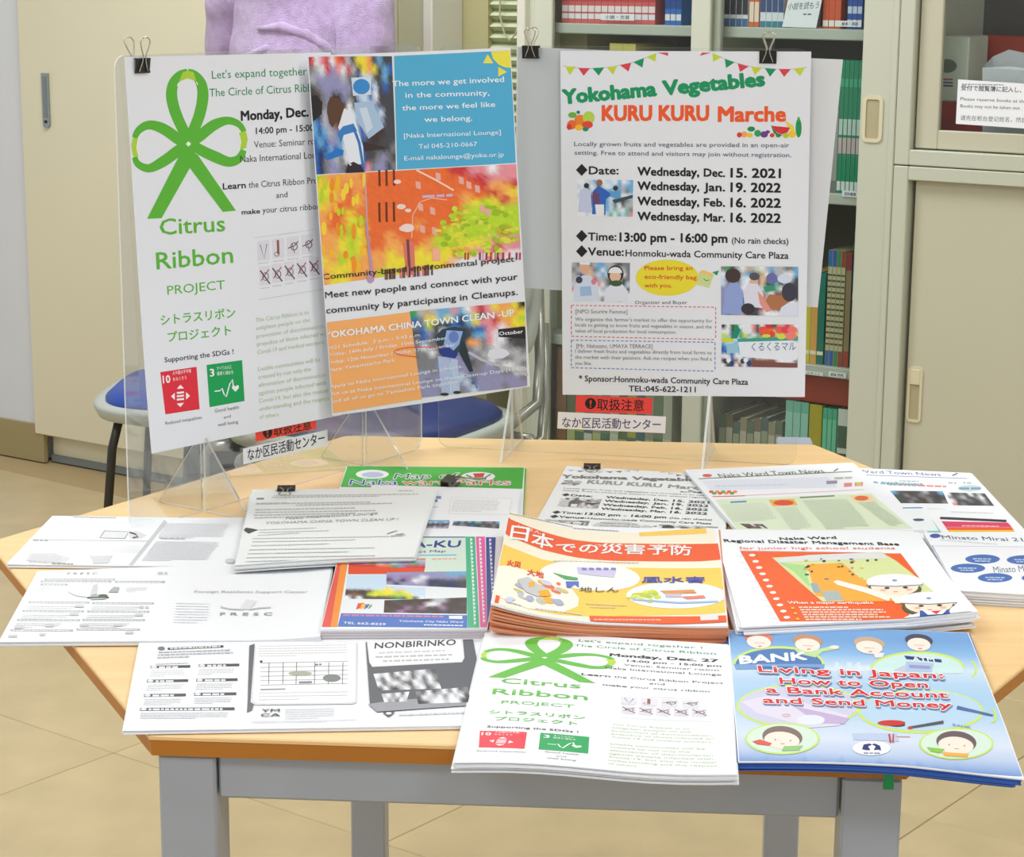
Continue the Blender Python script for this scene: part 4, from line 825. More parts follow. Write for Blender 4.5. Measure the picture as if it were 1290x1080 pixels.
A.text('lettering', 'Community-based environmental project', 66, 300, 1070, 205, 30, BK2, .012, 6); A.text('lettering', 'Meet new people and connect with your', 80, 398, 1088, 300, 34, BK2, .014); A.text('lettering', 'community by participating in Cleanups.', 86, 478, 1088, 380, 34, BK2, .014)
A.poly('orange_panel', [(75, 526), (522, 470), (588, 925), (118, 1000)], (250, 178, 108), 0)
A.mosaic('photo_print', [(524, 466), (1124, 416), (1138, 858), (586, 918)], ['nGtGccpcwprpyOOyk', 'bgyycycBcyBppOyOyO', 'gblKKBbBcypprOOyly', 'KbvKwccKKbbppwOyyO', 'gbgNBwcBKccpwwwkkk', 'gwggcaBKOOgpwwKKKK', 'ggwgKKgKgGgGwGgKKg', 'ggggvvvKvgGGGGGGgg', 'gggvaavvKggwGggGGG', 'vvgvacvvggvvgwwGgg', 'vgvvacavgvvvvggwGg', 'vvvvaavaKvvvvvvvgG', 'vvvgaggvavvvvgvvvv'], 1, 1.0, 4)
A.poly('photo_print', [(655, 600), (690, 560), (760, 545), (815, 560), (812, 640), (760, 700), (680, 690)], (44, 66, 84), 4); A.poly('photo_print', [(715, 565), (800, 570), (780, 640), (735, 690), (700, 640)], (150, 176, 226), 5); A.ell('photo_print', 752, 600, 26, 30, (100, 130, 200), 6)
A.poly('photo_print', [(676, 650), (730, 655), (775, 690), (760, 712), (690, 700)], (36, 60, 140), 6); A.poly('photo_print', [(795, 620), (815, 640), (855, 780), (835, 784), (780, 680)], (38, 52, 58), 4); A.line('photo_print', [(845, 785), (862, 830), (875, 870)], 8, (90, 130, 220), 4)
A.poly('photo_print', [(668, 700), (730, 710), (735, 900), (690, 905)], (176, 190, 226), 4); A.poly('photo_print', [(735, 712), (772, 720), (785, 895), (748, 895)], (186, 200, 232), 4); A.ell('photo_print', 705, 900, 22, 8, (46, 46, 60), 5); A.ell('photo_print', 770, 890, 20, 8, (46, 46, 60), 5)
A.line('photo_print', [(975, 560), (982, 650)], 10, (226, 226, 236), 4); A.poly('photo_print', [(928, 700), (940, 668), (985, 655), (1030, 668), (1046, 690), (1010, 712), (950, 715)], (224, 226, 238), 4)
A.line('photo_print', [(830, 680), (900, 720), (1140, 800)], 14, (190, 190, 200), 3); A.poly('photo_print', [(985, 560), (1125, 545), (1130, 610), (988, 600)], (40, 36, 40), 3)
A.text('lettering', 'YOKOHAMA CHINA TOWN CLEAN -UP', 76, 608, 1068, 488, 34, WH, .028, 8); A.text('lettering', 'October', 990, 592, 1114, 580, 20, WH, .014, 8)
A.text('lettering', '2021 Schedule:  3 p.m. - 5:45 p.m.', 90, 668, 580, 595, 18, WH, .006, 8); A.text('lettering', 'Friday, 16th July / Friday, 10th September', 93, 702, 715, 612, 18, WH, .006, 8); A.text('lettering', 'Friday, 12th November / Friday, 17th December', 95, 742, 760, 648, 18, WH, .006, 8); A.text('lettering', 'Place: Yamashitacho Park', 97, 782, 445, 728, 18, WH, .006, 8)
A.text('lettering', 'Apply to Naka International Lounge in advance.', 104, 868, 800, 760, 18, WH, .006, 8); A.text('lettering', 'But us at Naka International Lounge on these Clean-up Days (15:00).', 107, 906, 1135, 768, 18, WH, .006, 8); A.text('lettering', 'and all of us go to Yamashita Park together.', 110, 946, 780, 840, 18, WH, .006, 8)
A.ring('lettering', 600, 678, 158, 26, 4, (226, 60, 50), 9, a0=100, a1=300)
put_art(pm, sM, A, step=.00009)

# right poster
sV = Surf([onR(706, 64), onR(1022, 65), onR(1014, 500), onR(709, 497)], lambda u, v: .0006+.002*np.clip(v-.6, 0, 1)**2*4)
V, F = slab(sV, .0004, 6, 12); pv = mk('poster', V, F, m_poster); tag(pv, 'white vegetable market poster with green and orange headline on the right partition', 'poster')
A = Art(sV); A.at(690, 50, 3.6857)
YG = (200, 216, 50); RR = (222, 66, 80); GG = (20, 150, 96); OG = (240, 92, 40); NV = (84, 96, 124)
A.line('bunting', [(68, 122), (120, 130), (200, 134), (300, 126), (400, 104), (500, 66), (512, 58)], 2, (170, 170, 160), 0); A.line('bunting', [(758, 56), (810, 84), (880, 110), (960, 128), (1060, 136), (1130, 137), (1205, 128)], 2, (170, 170, 160), 0)
for P, c in (([(82, 125), (128, 125), (103, 165)], YG), ([(142, 132), (197, 132), (167, 168)], RR), ([(207, 132), (262, 130), (237, 167)], GG), ([(275, 128), (322, 122), (303, 162)], YG), ([(335, 118), (388, 108), (375, 148)], RR), ([(397, 104), (447, 85), (440, 130)], GG), ([(458, 80), (503, 62), (500, 102)], YG), ([(510, 60), (558, 60), (560, 75)], RR),
             ([(706, 75), (716, 60), (758, 60)], RR), ([(765, 62), (808, 80), (768, 103)], YG), ([(822, 90), (868, 105), (828, 132)], GG), ([(882, 110), (933, 125), (893, 150)], RR), ([(945, 125), (995, 130), (962, 165)], YG), ([(1008, 132), (1060, 137), (1032, 172)], GG), ([(1073, 137), (1128, 137), (1098, 173)], RR), ([(1140, 135), (1195, 128), (1172, 168)], YG)): A.poly('bunting', P, c, 1)
A.text('headline', 'Yokohama', 74, 297, 503, 258, 66, GG, .05, perp=True); A.text('headline', 'Vegetables', 540, 256, 1006, 212, 66, GG, .05, perp=True)
A.text('headline', 'KURU KURU', 254, 375, 746, 375, 72, OG, .045); A.text('headline', 'Marche', 793, 379, 1103, 378, 70, OG, .045)
for x, y, rx, ry, c in ((115, 350, 20, 14, (110, 180, 60)), (190, 362, 28, 30, (186, 214, 80)), (112, 395, 22, 22, (236, 110, 40)), (150, 380, 28, 32, (240, 130, 40)), (185, 395, 25, 18, (230, 70, 50)), (100, 405, 12, 14, (220, 60, 50)), (145, 408, 18, 14, (246, 190, 40)), (176, 415, 14, 11, (30, 140, 110)), (142, 337, 9, 8, (30, 130, 110)),
                        (890, 442, 12, 12, (220, 60, 50)), (912, 440, 15, 14, (246, 170, 90)), (938, 444, 14, 11, (240, 200, 60)), (945, 415, 18, 12, (30, 140, 80)), (975, 435, 16, 16, (50, 160, 90)), (1005, 440, 18, 15, (110, 60, 140)), (1022, 428, 10, 8, (110, 60, 140)), (1042, 444, 11, 10, (220, 60, 50)), (1070, 445, 12, 9, (60, 150, 60)), (1105, 445, 14, 12, (180, 206, 50)), (1135, 438, 18, 18, (250, 200, 40)), (1165, 410, 14, 45, (30, 150, 80)), (1165, 370, 6, 12, (60, 170, 90))): A.ell('vegetable_pictures', x, y, rx, ry, c, 1+(x % 3), n=14)
A.poly('vegetable_pictures', [(1040, 400), (1125, 408), (1115, 430), (1085, 440), (1055, 425)], (220, 50, 60), 3); A.poly('vegetable_pictures', [(1036, 396), (1042, 400), (1060, 430), (1088, 444), (1080, 450), (1050, 435)], (40, 130, 70), 4); A.poly('vegetable_pictures', [(1100, 375), (1140, 400), (1150, 430), (1120, 415)], (236, 216, 70), 2)
A.text('lettering', 'Locally grown fruits and vegetables are provided in an open-air', 123, 494, 1122, 500, 21, NV, .008); A.text('lettering', 'setting. Free to attend and visitors may join without registration.', 125, 534, 1131, 546, 21, NV, .008)
def dia(x, y, r=27): A.poly('lettering', [(x-r, y), (x, y-r*1.05), (x+r, y), (x, y+r*1.05)], BK, 2)
dia(158, 605); A.text('lettering', 'Date:', 192, 625, 328, 625, 38, BK, .026)
for k, (s, n_) in enumerate((('Dec.', '15. 2021'), ('Jan.', '19. 2022'), ('Feb.', '16. 2022'), ('Mar.', '16. 2022'))):
    y = [630, 697, 768, 838][k]; A.text('lettering', 'Wednesday,', 418, y, 702, y+4, 40, BK, .036); A.text('lettering', s, 726, y+5, 822, y+7, 38, BK, .036); A.text('lettering', n_, 850, y+9, 1081, y+12, 44, BK, .036)
A.mosaic('photo_print', [(137, 650), (397, 652), (395, 822), (137, 820)], ['wwaacwwaawcwac', 'awKwaUawaccGcc', 'wabawuaccwcGgc', 'abvbbbbcwccwwa', 'wabbvubcacgKgG', 'waabvvacagwKGG', 'wwvwwwwcaeaweg', 'wwawwwwaeweaep'], 0, 1.2, 4)
A.at(690, 280, 3.6857)
dia(158, 64); A.text('lettering', 'Time:', 188, 85, 318, 85, 38, BK, .026); A.text('lettering', '13:00 pm - 16:00 pm', 335, 89, 833, 95, 42, BK, .036); A.text('lettering', '(No rain checks)', 855, 98, 1117, 102, 29, BK, .014)
dia(158, 135); A.text('lettering', 'Venue:', 188, 154, 352, 156, 38, BK, .026); A.text('lettering', 'Honmoku-wada Community Care Plaza', 362, 158, 1118, 170, 32, BK, .016)
A.mosaic('photo_print', [(112, 187), (382, 189), (380, 370), (112, 365)], ['GgGugGccGGgKgg', 'gGGssgcwcGwwGg', 'GgbssGacaGwwwg', 'GwKwwrGGgKssKg', 'agabwwpwgNnuKa', 'puaaaawGawsswK', 'wwwaaawwwacaww', 'wwwwawwgwaabww'], 0, 1.0, 4)
A.ell('picture_balloon', 555, 258, 146, 84, (236, 220, 50), 0, n=44); RE = (222, 66, 40)
A.text('lettering', 'Please bring an', 450, 222, 672, 222, 20, RE, .02, 3); A.text('lettering', 'eco-friendly bag', 450, 262, 692, 266, 20, RE, .02, 3); A.text('lettering', 'with you.', 450, 303, 576, 303, 20, RE, .02, 3)
A.poly('picture_balloon', [(703, 233), (768, 252), (750, 306), (693, 290)], (206, 218, 150), 1); A.poly('picture_balloon', [(700, 232), (722, 222), (770, 240), (768, 254)], (240, 200, 110), 2); A.poly('picture_balloon', [(764, 232), (796, 224), (785, 248)], (30, 150, 110), 3); A.line('picture_balloon', [(724, 262), (736, 272), (750, 268)], 4, (60, 150, 70), 3)
A.text('lettering', 'Organizer and Buyer', 405, 380, 648, 380, 16, (60, 60, 60), .0)
RD2 = (214, 90, 110); BD = (90, 130, 200)
for a in ((110, 386, 780, 395), (110, 530, 780, 545), (110, 386, 110, 530), (780, 395, 780, 545)): A.dash('frame_lines', *a, 4, 13, RD2)
for a in ((110, 548, 777, 558), (110, 676, 777, 692), (110, 548, 110, 676), (777, 558, 777, 692)): A.dash('frame_lines', *a, 4, 13, BD)
tg = (120, 122, 124)
for s, a in (('[NPO Sourire Femme]', (130, 423, 370, 425, 19)), ("We organize this farmer's market to offer the opportunity for", (127, 458, 765, 466, 17)), ('locals to getting to know fruits and vegetables in season, and the', (127, 484, 762, 494, 17)), ('value of local production for local consumption.', (127, 512, 598, 518, 17)), ('[Mr. Nakazato, UMAYA TERRACE]', (134, 583, 487, 586, 19)), ('I deliver fresh fruits and vegetables directly from local farms to', (127, 606, 762, 614, 17)), ('the market with their passions. Ask me recipes when you find a', (127, 634, 762, 643, 17)), ('you like.', (127, 662, 204, 663, 17))): A.text('lettering', s, *a[:4], a[4], tg)
A.text('lettering', '* Sponsor:Honmoku-wada Community Care Plaza', 145, 738, 930, 755, 28, BK, .016); A.text('lettering', 'TEL:045-622-1211', 377, 785, 687, 790, 27, BK, .02)
A.mosaic('photo_print', [(805, 205), (1163, 207), (1163, 437), (805, 430)], ['gnKGwtGfwGcGGggc', 'wKUUGcKgtwbGGwwc', 'aUUUawwKstUbvaaKc', 'agUgawvKsNNeUGKKw', 'vvvvwwwsaeNewUwKK', 'vvbvvwwwrewuuwKKK', 'vbvvbwwprpuuuuwKs', 'vbvvbwpprwuuuuwww', 'vbvvvKKKrwuuuwwaw', 'vbvvpKKKGwwwawwaa'], 0, 1.0, 4)
A.mosaic('photo_print', [(808, 475), (1163, 475), (1160, 676), (806, 670)], ['kwNnwwwpNwrrNpprpw', 'wwNneGwpNrroOrprrp', 'lfbanyewernreylrry', 'acaacnwnnfnnnyenne', 'caacawwwwwwwwwwwww', 'bcaccwwwwwwwwwwwww', 'bbbacgfwwwwwwwwwww', 'wwbwwbwuwwwwwwwwww', 'Kwbuwcbuuuuuuwwwwg', 'wKbwuwbuuuuuuuuuup'], 0, .8, 4)
E_ = lambda x, y, rx, ry, c, l: A.ell('photo_print', x, y, rx, ry, c, l, n=18)
Y_ = lambda P, c, l: A.poly('photo_print', P, c, l)
E_(172, 212, 24, 30, (226, 178, 150), 4); Y_([(148, 196), (150, 184), (196, 184), (198, 198)], (240, 240, 244), 5); Y_([(118, 365), (122, 300), (138, 262), (165, 246), (200, 250), (232, 282), (242, 365)], (214, 222, 240), 3); Y_([(150, 300), (200, 296), (206, 340), (152, 344)], (160, 190, 226), 4); E_(146, 268, 16, 16, (60, 66, 86), 5); E_(214, 276, 12, 14, (220, 130, 150), 5)
E_(315, 240, 38, 40, (52, 46, 48), 3); E_(314, 250, 26, 28, (232, 190, 160), 4); A.ell('photo_print', 314, 236, 32, 28, (236, 236, 242), 5, a0=180, a1=360); Y_([(262, 368), (270, 310), (300, 284), (345, 286), (372, 320), (376, 368)], (226, 230, 242), 4); E_(318, 284, 28, 14, (60, 90, 60), 6)
E_(860, 248, 36, 34, (70, 54, 52), 4); Y_([(812, 426), (822, 320), (845, 280), (880, 278), (905, 320), (908, 428)], (146, 164, 216), 3); E_(960, 252, 24, 18, (84, 84, 96), 5); E_(958, 274, 20, 20, (224, 176, 150), 4); Y_([(915, 390), (908, 320), (930, 285), (975, 285), (1000, 330), (1010, 400)], (224, 222, 236), 4); Y_([(975, 320), (1000, 345), (1040, 410), (1015, 418), (985, 380)], (226, 150, 140), 5)
Y_([(995, 388), (1030, 335), (1110, 342), (1122, 372), (1075, 412)], (176, 116, 78), 4); E_(1122, 325, 36, 44, (62, 62, 76), 6); Y_([(1070, 435), (1085, 395), (1120, 372), (1160, 380), (1162, 436)], (222, 226, 242), 5); E_(930, 402, 32, 26, (56, 50, 58), 6); E_(1100, 262, 34, 22, (214, 222, 238), 4); Y_([(1000, 300), (1040, 290), (1060, 315), (1010, 325)], (60, 150, 110), 4); E_(1040, 262, 26, 26, (110, 110, 170), 4)
Y_([(885, 560), (900, 545), (1130, 545), (1158, 560), (1155, 640), (1090, 640), (895, 625)], (232, 236, 244), 3); Y_([(950, 640), (1000, 648), (1160, 655), (1160, 675), (950, 672)], (128, 80, 74), 3); Y_([(880, 542), (1162, 530), (1162, 548), (885, 556)], (60, 160, 140), 4)
for x_, c_ in ((1000, (232, 84, 66)), (1022, (240, 110, 60)), (1034, (226, 70, 60)), (1080, (236, 96, 90)), (1105, (228, 70, 80)), (1135, (240, 120, 110)), (1012, (236, 90, 60))): E_(x_, 500+(x_ % 5)*5, 22, 16, c_, 5)
E_(1128, 528, 28, 18, (240, 130, 120), 6); E_(1085, 532, 20, 12, (210, 220, 70), 6); E_(1015, 528, 20, 8, (210, 220, 70), 6); Y_([(848, 540), (880, 476), (895, 500), (880, 540)], (30, 140, 110), 5); E_(925, 500, 22, 20, (230, 234, 236), 4); Y_([(806, 540), (860, 530), (865, 555), (808, 558)], (206, 220, 60), 4)
for x_ in (825, 840, 855, 905, 920, 935): E_(x_, 640+(x_ % 4)*5, 11, 12, [(236, 236, 240), (60, 70, 90)][x_ % 2], 5)
Y_([(830, 565), (885, 560), (885, 605), (832, 610)], (150, 200, 220), 4)
A.at(690, 50, 3.6857)
E_(180, 678, 12, 12, (50, 46, 50), 4); Y_([(142, 800), (150, 700), (175, 686), (200, 700), (205, 800)], (200, 208, 236), 3); E_(240, 664, 15, 15, (150, 110, 90), 4); Y_([(206, 810), (212, 700), (235, 680), (262, 692), (300, 720), (270, 740), (268, 815)], (50, 100, 190), 4); Y_([(208, 705), (240, 715), (242, 760), (212, 765)], (110, 70, 110), 5); E_(315, 690, 12, 12, (60, 56, 60), 4); Y_([(290, 705), (340, 700), (335, 735), (290, 730)], (90, 160, 210), 4); Y_([(300, 745), (395, 720), (395, 735), (310, 760)], (60, 80, 90), 4); Y_([(220, 765), (262, 765), (262, 818), (225, 818)], (236, 236, 240), 5)
A.at(690, 280, 3.6857)
A.text('lettering', 'くるくるマル', 946, 596, 1152, 592, 36, (50, 90, 130), .004, 5)
put_art(pv, sV, A)
# blank sheet hung behind the right partition
sB = Surf([onR(652, 59, .004), onR(1062, 75, .004), onR(1030, 388, .004), onR(700-50, 362, .004)], lambda u, v: -.004*np.clip(u-.8, 0, 1)*5*v)
V, F = slab(sB, .0004, 10, 6); o = mk('blank_paper_sheet', V, F, mat('thin_backing_paper', (222, 224, 226), .6)); tag(o, 'blank off-white sheet hanging behind the right-hand poster', 'paper')
# stickers on the partitions
def sticker(Q, onf, col, label, txt, x0, y0, x1, y1, h, tc, dot=None):
    s_ = Surf([onf(a, b_, -.0014) for a, b_ in Q]); V, F = slab(s_, .0003, 2, 1); o = mk('sticker', V, F, mat('sticker%s' % (col,), col, .4)); tag(o, label, 'sticker'); A = Art(s_); A.at(0, 0, 1)
    A.text('lettering', txt, x0, y0, x1, y1, h, tc, .008)
    if dot: A.ell('lettering', *dot, (24, 24, 24), 2); A.text('lettering', '!', dot[0]-1, dot[1]+dot[3]*.7, dot[0]+1, dot[1]+dot[3]*.7, dot[3]*1.4, (235, 60, 50), .02, 4)
    put_art(o, s_, A, off=.0001)
sticker([(703, 519), (839, 525), (838, 546), (702, 540)], onR, (238, 238, 244), 'white Japanese name sticker on the right-hand clear partition', 'なか区民活動センター', 708, 537.5, 832, 540.5, 11.5, (70, 76, 110))
sticker([(725.5, 498), (822, 502), (821, 522), (725, 519)], onR, (240, 66, 58), 'red warning sticker on the right-hand clear partition', '取扱注意', 752, 515.5, 811, 517, 12.5, (40, 20, 20), (744, 508.5, 7, 7))
sticker([(306.4, 565.6), (412.3, 541.7), (413.2, 561.4), (306.8, 585.3)], onL, (234, 236, 240), 'white Japanese name sticker on the left-hand clear partition', 'なか区民活動センター', 312, 579.5, 409, 557.5, 13, (30, 34, 44))
sticker([(321.5, 536), (398, 520), (398.5, 540.5), (322.5, 556.5)], onL, (240, 66, 48), 'red warning sticker on the left-hand clear partition, half hidden by the poster', '取扱注意', 345, 549, 392, 539.5, 12, (30, 20, 20), (337, 545, 6, 7))

# ================================================================== binder clips
m_clip = mat('clip_black', (20, 20, 20), .3); m_wire = mat('clip_wire', (190, 184, 168), .25, .9)
def clip(P0, X, Y, Z, label, w_=.020, lying=False, spread=(.25, -.25), jaw=.0036):
    """P0 on the sheet's edge; X along the edge, Z away from the sheet, Y through it"""
    X, Y, Z = [np.array(a, float)/np.linalg.norm(a) for a in (X, Y, Z)]
    f = lambda V: P0+np.asarray(V, float)[:, :1]*X+np.asarray(V, float)[:, 1:2]*Y+np.asarray(V, float)[:, 2:3]*Z
    b = MB(); h = w_/2; J = jaw; S = [(-J-.0022, .0015), (J+.0022, .0015), (J, -.0125), (J-.0006, -.0125), (J+.0014, .0007), (-J-.0014, .0007), (-J+.0006, -.0125), (-J, -.0125)]
    V = [(-h, y, z) for y, z in S]+[(h, y, z) for y, z in S]; n = 8
    b.add(f(V), [[k, (k+1) % n, n+(k+1) % n, n+k] for k in range(n)]+[[0, 1, 4, 5], [1, 2, 3, 4], [0, 5, 6, 7], [n, n+5, n+4, n+1], [n+1, n+4, n+3, n+2], [n, n+7, n+6, n+5]])
    for sy in (-1, 1): b.tube(f([(-h, sy*J, -.0125), (h, sy*J, -.0125)]), .0013, 8)
    o = b.build('binder_clip', m_clip); tag(o, label, 'clip')
    for sy, sp_ in ((-1, spread[0]), (1, spread[1])):
        pts = []
        for a, zz in ((-.0062, -.012), (-.0022, -.002), (-.0018, .004), (-.0055, .013), (-.0068, .018), (-.0045, .0215), (0, .0225), (.0045, .0215), (.0068, .018), (.0055, .013), (.0018, .004), (.0022, -.002), (.0062, -.012)):
            t_ = (zz+.012); pts.append((a, sy*(J+.0016)+sy*t_*abs(sp_) if not lying else sy*(J+.003), zz if not lying else -.0125+(-zz-.0125)))
        c = MB(); c.tube(f(pts), .0007, 6); child(o, 'wire_handle', c, m_wire, smooth=True)
    return o
clip(onL(176, 75, -.0012), LT, LN, ZV, 'black binder clip gripping the green ribbon poster at its top left corner', spread=(.12, .32))
clip(onR(669, 59, .001), RTg, RN, ZV, 'black binder clip between the middle and right posters', spread=(.1, .25))
clip(onR(968, 65, .0005), RTg, RN, ZV, 'black binder clip at the top right of the vegetable market poster', spread=(.05, .12))
# ================================================================== leaflets lying on the table
WH = (244, 246, 248)
def mmrow(z, top=0): return z
# --- NONBIRINKO leaflet (front left)
s = lay([(176, 805), (612, 797), (604, 914), (154, 921)], .0035)
top = stack('leaflet', s, 4, .0007, ('black and white three-column leaflet at the front left table corner', 'plain copy under the black and white three-column leaflet'), 'leaflet', 'black and white three-column leaflets')
A = Art(s); A.at(140, 780, 2.6875); dk = (50, 52, 58); md = (150, 152, 160); lt = (196, 198, 206)
for (x0, x1, y) in ((127, 272, 163), (290, 438, 158), (115, 265, 211), (282, 432, 208), (105, 257, 260), (275, 428, 256), (92, 422, 307)):
    A.line('printing', [(x0+6, y), (x1-4, y-2)], 9, (60, 62, 70), 0); A.greek('printing', x0+35, y+4, x1-45, y+3, 6, (220, 222, 228), 2, seed=int(x0+y)); A.ell('printing', x0+18, y, 11, 4.5, (226, 228, 232), 1, n=10)
    A.para('printing', (x0+8, y+14), (x1-18, y+13), (x0+4, y+32), 4, 2.6, lt, 0, seed=int(x0))
A.line('printing', [(192, 102), (380, 94)], 6, dk, 0); A.ell('printing', 170, 101, 12, 6, (120, 120, 126), 0); A.greek('printing', 200, 104, 370, 97, 4, (230, 230, 234), 2, 3); A.para('printing', (160, 116), (415, 108), (156, 134), 3, 4, (170, 172, 180), 0, seed=8); A.para('printing', (150, 155), (400, 148), (150, 155), 1, 3, lt, 0)
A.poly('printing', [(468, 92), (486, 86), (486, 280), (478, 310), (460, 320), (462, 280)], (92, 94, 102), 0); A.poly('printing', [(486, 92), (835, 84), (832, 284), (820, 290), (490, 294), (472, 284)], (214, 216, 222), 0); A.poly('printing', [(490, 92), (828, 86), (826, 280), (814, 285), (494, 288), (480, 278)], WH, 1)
A.para('printing', (500, 96), (810, 92), (500, 130), 5, 2.5, (176, 178, 186), 2, seed=4); A.ell('printing', 508, 147, 5, 4, dk, 2)
for k in range(6): A.line('printing', [(505, 152+15*k), (802, 146+15*k)], 1.6, (150, 152, 160), 2)
for x in (535, 583, 628, 690, 737, 785): A.line('printing', [(x, 150), (x-2, 224)], 2.2, (80, 82, 90), 2)
A.ell('printing', 640, 187, 40, 7, (170, 172, 150), 3); A.ell('printing', 747, 203, 30, 13, (120, 128, 124), 3); A.greek('printing', 690, 160, 720, 159, 5, dk, 3); A.line('printing', [(636, 218), (680, 217)], 7, (130, 130, 138), 3); A.line('printing', [(505, 242), (590, 240)], 4, (140, 140, 146), 2)
A.para('printing', (500, 255), (810, 250), (498, 278), 3, 2.5, (190, 192, 198), 2, seed=9)
A.text('printing', 'YM', 508, 318, 570, 317, 10, (40, 40, 46), .03); A.text('printing', 'CA', 506, 333, 572, 332, 10, (40, 40, 46), .03); A.para('printing', (590, 310), (760, 306), (588, 340), 5, 2.5, lt, 0, seed=5); A.para('printing', (475, 350), (840, 344), (475, 354), 2, 2.3, lt, 0, seed=6)
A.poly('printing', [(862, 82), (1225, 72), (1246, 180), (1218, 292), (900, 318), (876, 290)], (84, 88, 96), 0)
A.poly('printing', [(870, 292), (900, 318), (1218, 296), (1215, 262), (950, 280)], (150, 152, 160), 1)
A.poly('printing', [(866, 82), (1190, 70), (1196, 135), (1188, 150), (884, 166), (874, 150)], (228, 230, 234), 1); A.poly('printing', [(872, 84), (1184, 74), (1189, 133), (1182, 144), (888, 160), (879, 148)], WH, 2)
A.text('printing', 'NONBIRINKO', 892, 104, 1166, 92, 20, (40, 42, 48), .03, 4); A.greek('printing', 905, 122, 1130, 114, 6, (176, 178, 186), 3, 5); A.greek('printing', 895, 136, 1160, 128, 6, (150, 152, 160), 3, 6); A.greek('printing', 920, 150, 1150, 143, 6, (150, 152, 160), 3, 7)
A.mosaic('printing', [(888, 190), (1095, 172), (1118, 240), (906, 246)], ['wGwKwgwKGwgK', 'GKwgKwGkwKwg', 'wKGwGKKwGKwK', 'KwKkGwKGwKgw'], 2, 1, 3); A.mosaic('printing', [(1030, 250), (1206, 234), (1218, 286), (1040, 292)], ['gKwKgwKwKg', 'KwGGwKwGwK', 'kKGwwGwwKk'], 3, 1, 3); A.mosaic('printing', [(915, 258), (1010, 250), (1000, 284), (925, 286)], ['GwgwKw', 'wgGKwG'], 2, 1, 3)
A.poly('printing', [(918, 320), (962, 318), (940, 336)], (70, 72, 78), 2); A.greek('printing', 975, 330, 1200, 322, 5, lt, 1, 7); A.ell('printing', 940, 324, 10, 4, WH, 3)
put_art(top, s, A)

# --- FRESC leaflet (mid left)
s = lay([(47, 720), (420, 706), (403, 806), (-2, 809)], .005, lambda u, v: .003*np.clip((u-.8)/.2, 0, 1)**2)
top = stack('leaflet', s, 5, .0009, ('white folded leaflet with faint grey table at the far left, middle row', 'plain copy under the white folded leaflet in the middle row'), 'leaflet', 'folded leaflets at the left edge')
A = Art(s); A.at(0, 560, 2.932)
A.text('printing', 'FRESC', 247, 482, 358, 481, 8, (110, 112, 120), .02, sp=1.6)
for (x0, x1, y) in ((165, 425, 500), (150, 412, 508), (425, 610, 509), (150, 250, 519), (105, 330, 585), (340, 568, 588), (83, 310, 617), (322, 552, 619), (63, 295, 650), (304, 536, 650), (38, 270, 688), (282, 516, 685)): A.line('printing', [(x0, y-1), (x1, y)], 7, (176, 178, 184), 0); A.greek('printing', x0+8, y+2, x1-8, y+3, 4, (210, 212, 218), 1, seed=int(x0+y))
for (x0, x1, y) in ((145, 235, 530), (470, 585, 532), (105, 320, 600), (340, 560, 602), (83, 300, 632), (322, 545, 634), (60, 270, 664), (304, 520, 664)): A.para('printing', (x0, y), (x1-40, y+1), (x0-6, y+14), 3, 2.5, (206, 208, 214), 0, seed=int(x0+y))
for x, y in ((292, 600), (530, 604), (273, 630), (515, 633), (182, 672), (68, 678), (310, 670), (435, 670), (46, 710), (162, 704), (480, 698), (600, 478)): A.greek('printing', x-16, y+4, x+18, y+4, 9, (180, 182, 188), 1)
A.line('printing', [(335, 568), (390, 566)], 16, (176, 186, 178), 1); A.line('printing', [(322, 568), (402, 567)], 5, (60, 80, 66), 2); A.ell('printing', 380, 561, 18, 5, (70, 90, 76), 3); A.poly('printing', [(332, 560), (345, 520), (362, 518), (358, 556)], (206, 210, 212), 1); A.poly('printing', [(400, 548), (420, 528), (442, 530), (436, 548)], (170, 174, 180), 1); A.line('printing', [(250, 545), (280, 560), (320, 566)], 3, (210, 212, 216), 1)
A.text('printing', 'Foreign Residents Support Center', 718, 550, 1136, 551, 9, (164, 166, 174), .0); A.text('printing', 'FRESC', 812, 634, 1004, 634, 11, (150, 152, 160), .02, sp=1.6)
A.line('printing', [(815, 602), (850, 610), (900, 612)], 5, (206, 206, 212), 0); A.line('printing', [(920, 612), (960, 606), (1000, 604)], 5, (206, 206, 212), 0); A.poly('printing', [(885, 610), (910, 575), (950, 580), (920, 612)], (226, 226, 230), 0); A.para('printing', (650, 590), (780, 592), (640, 660), 8, 3, (226, 228, 234), 0, seed=3)
put_art(top, s, A)

# --- grey text leaflet (top left)
s = lay([(66, 650), (396, 655), (402, 716), (8, 711)], .004, lambda u, v: .006*np.clip((u-.45)/.55, 0, 1)**2)
top = stack('leaflet', s, 4, .0008, ('white folded text leaflet with grey divider band at the far left, back row', 'plain copy under the leaflet with the grey divider band'), 'leaflet', 'folded text leaflets at the back left')
A = Art(s); A.at(0, 560, 2.932)
A.line('printing', [(612, 283), (480, 450)], 14, (196, 198, 204), 0); A.line('printing', [(120, 352), (545, 358)], 3, (180, 182, 190), 0); A.quad('printing', [(385, 318), (478, 322), (462, 350), (366, 347)], (130, 132, 138), 0); A.quad('printing', [(388, 321), (474, 324), (460, 347), (371, 345)], (214, 216, 220), 1)
A.poly('printing', [(470, 325), (505, 320), (545, 336), (520, 350), (480, 350)], (214, 214, 218), 0); A.line('printing', [(478, 325), (500, 332), (510, 342), (490, 346)], 6, (60, 62, 66), 2)
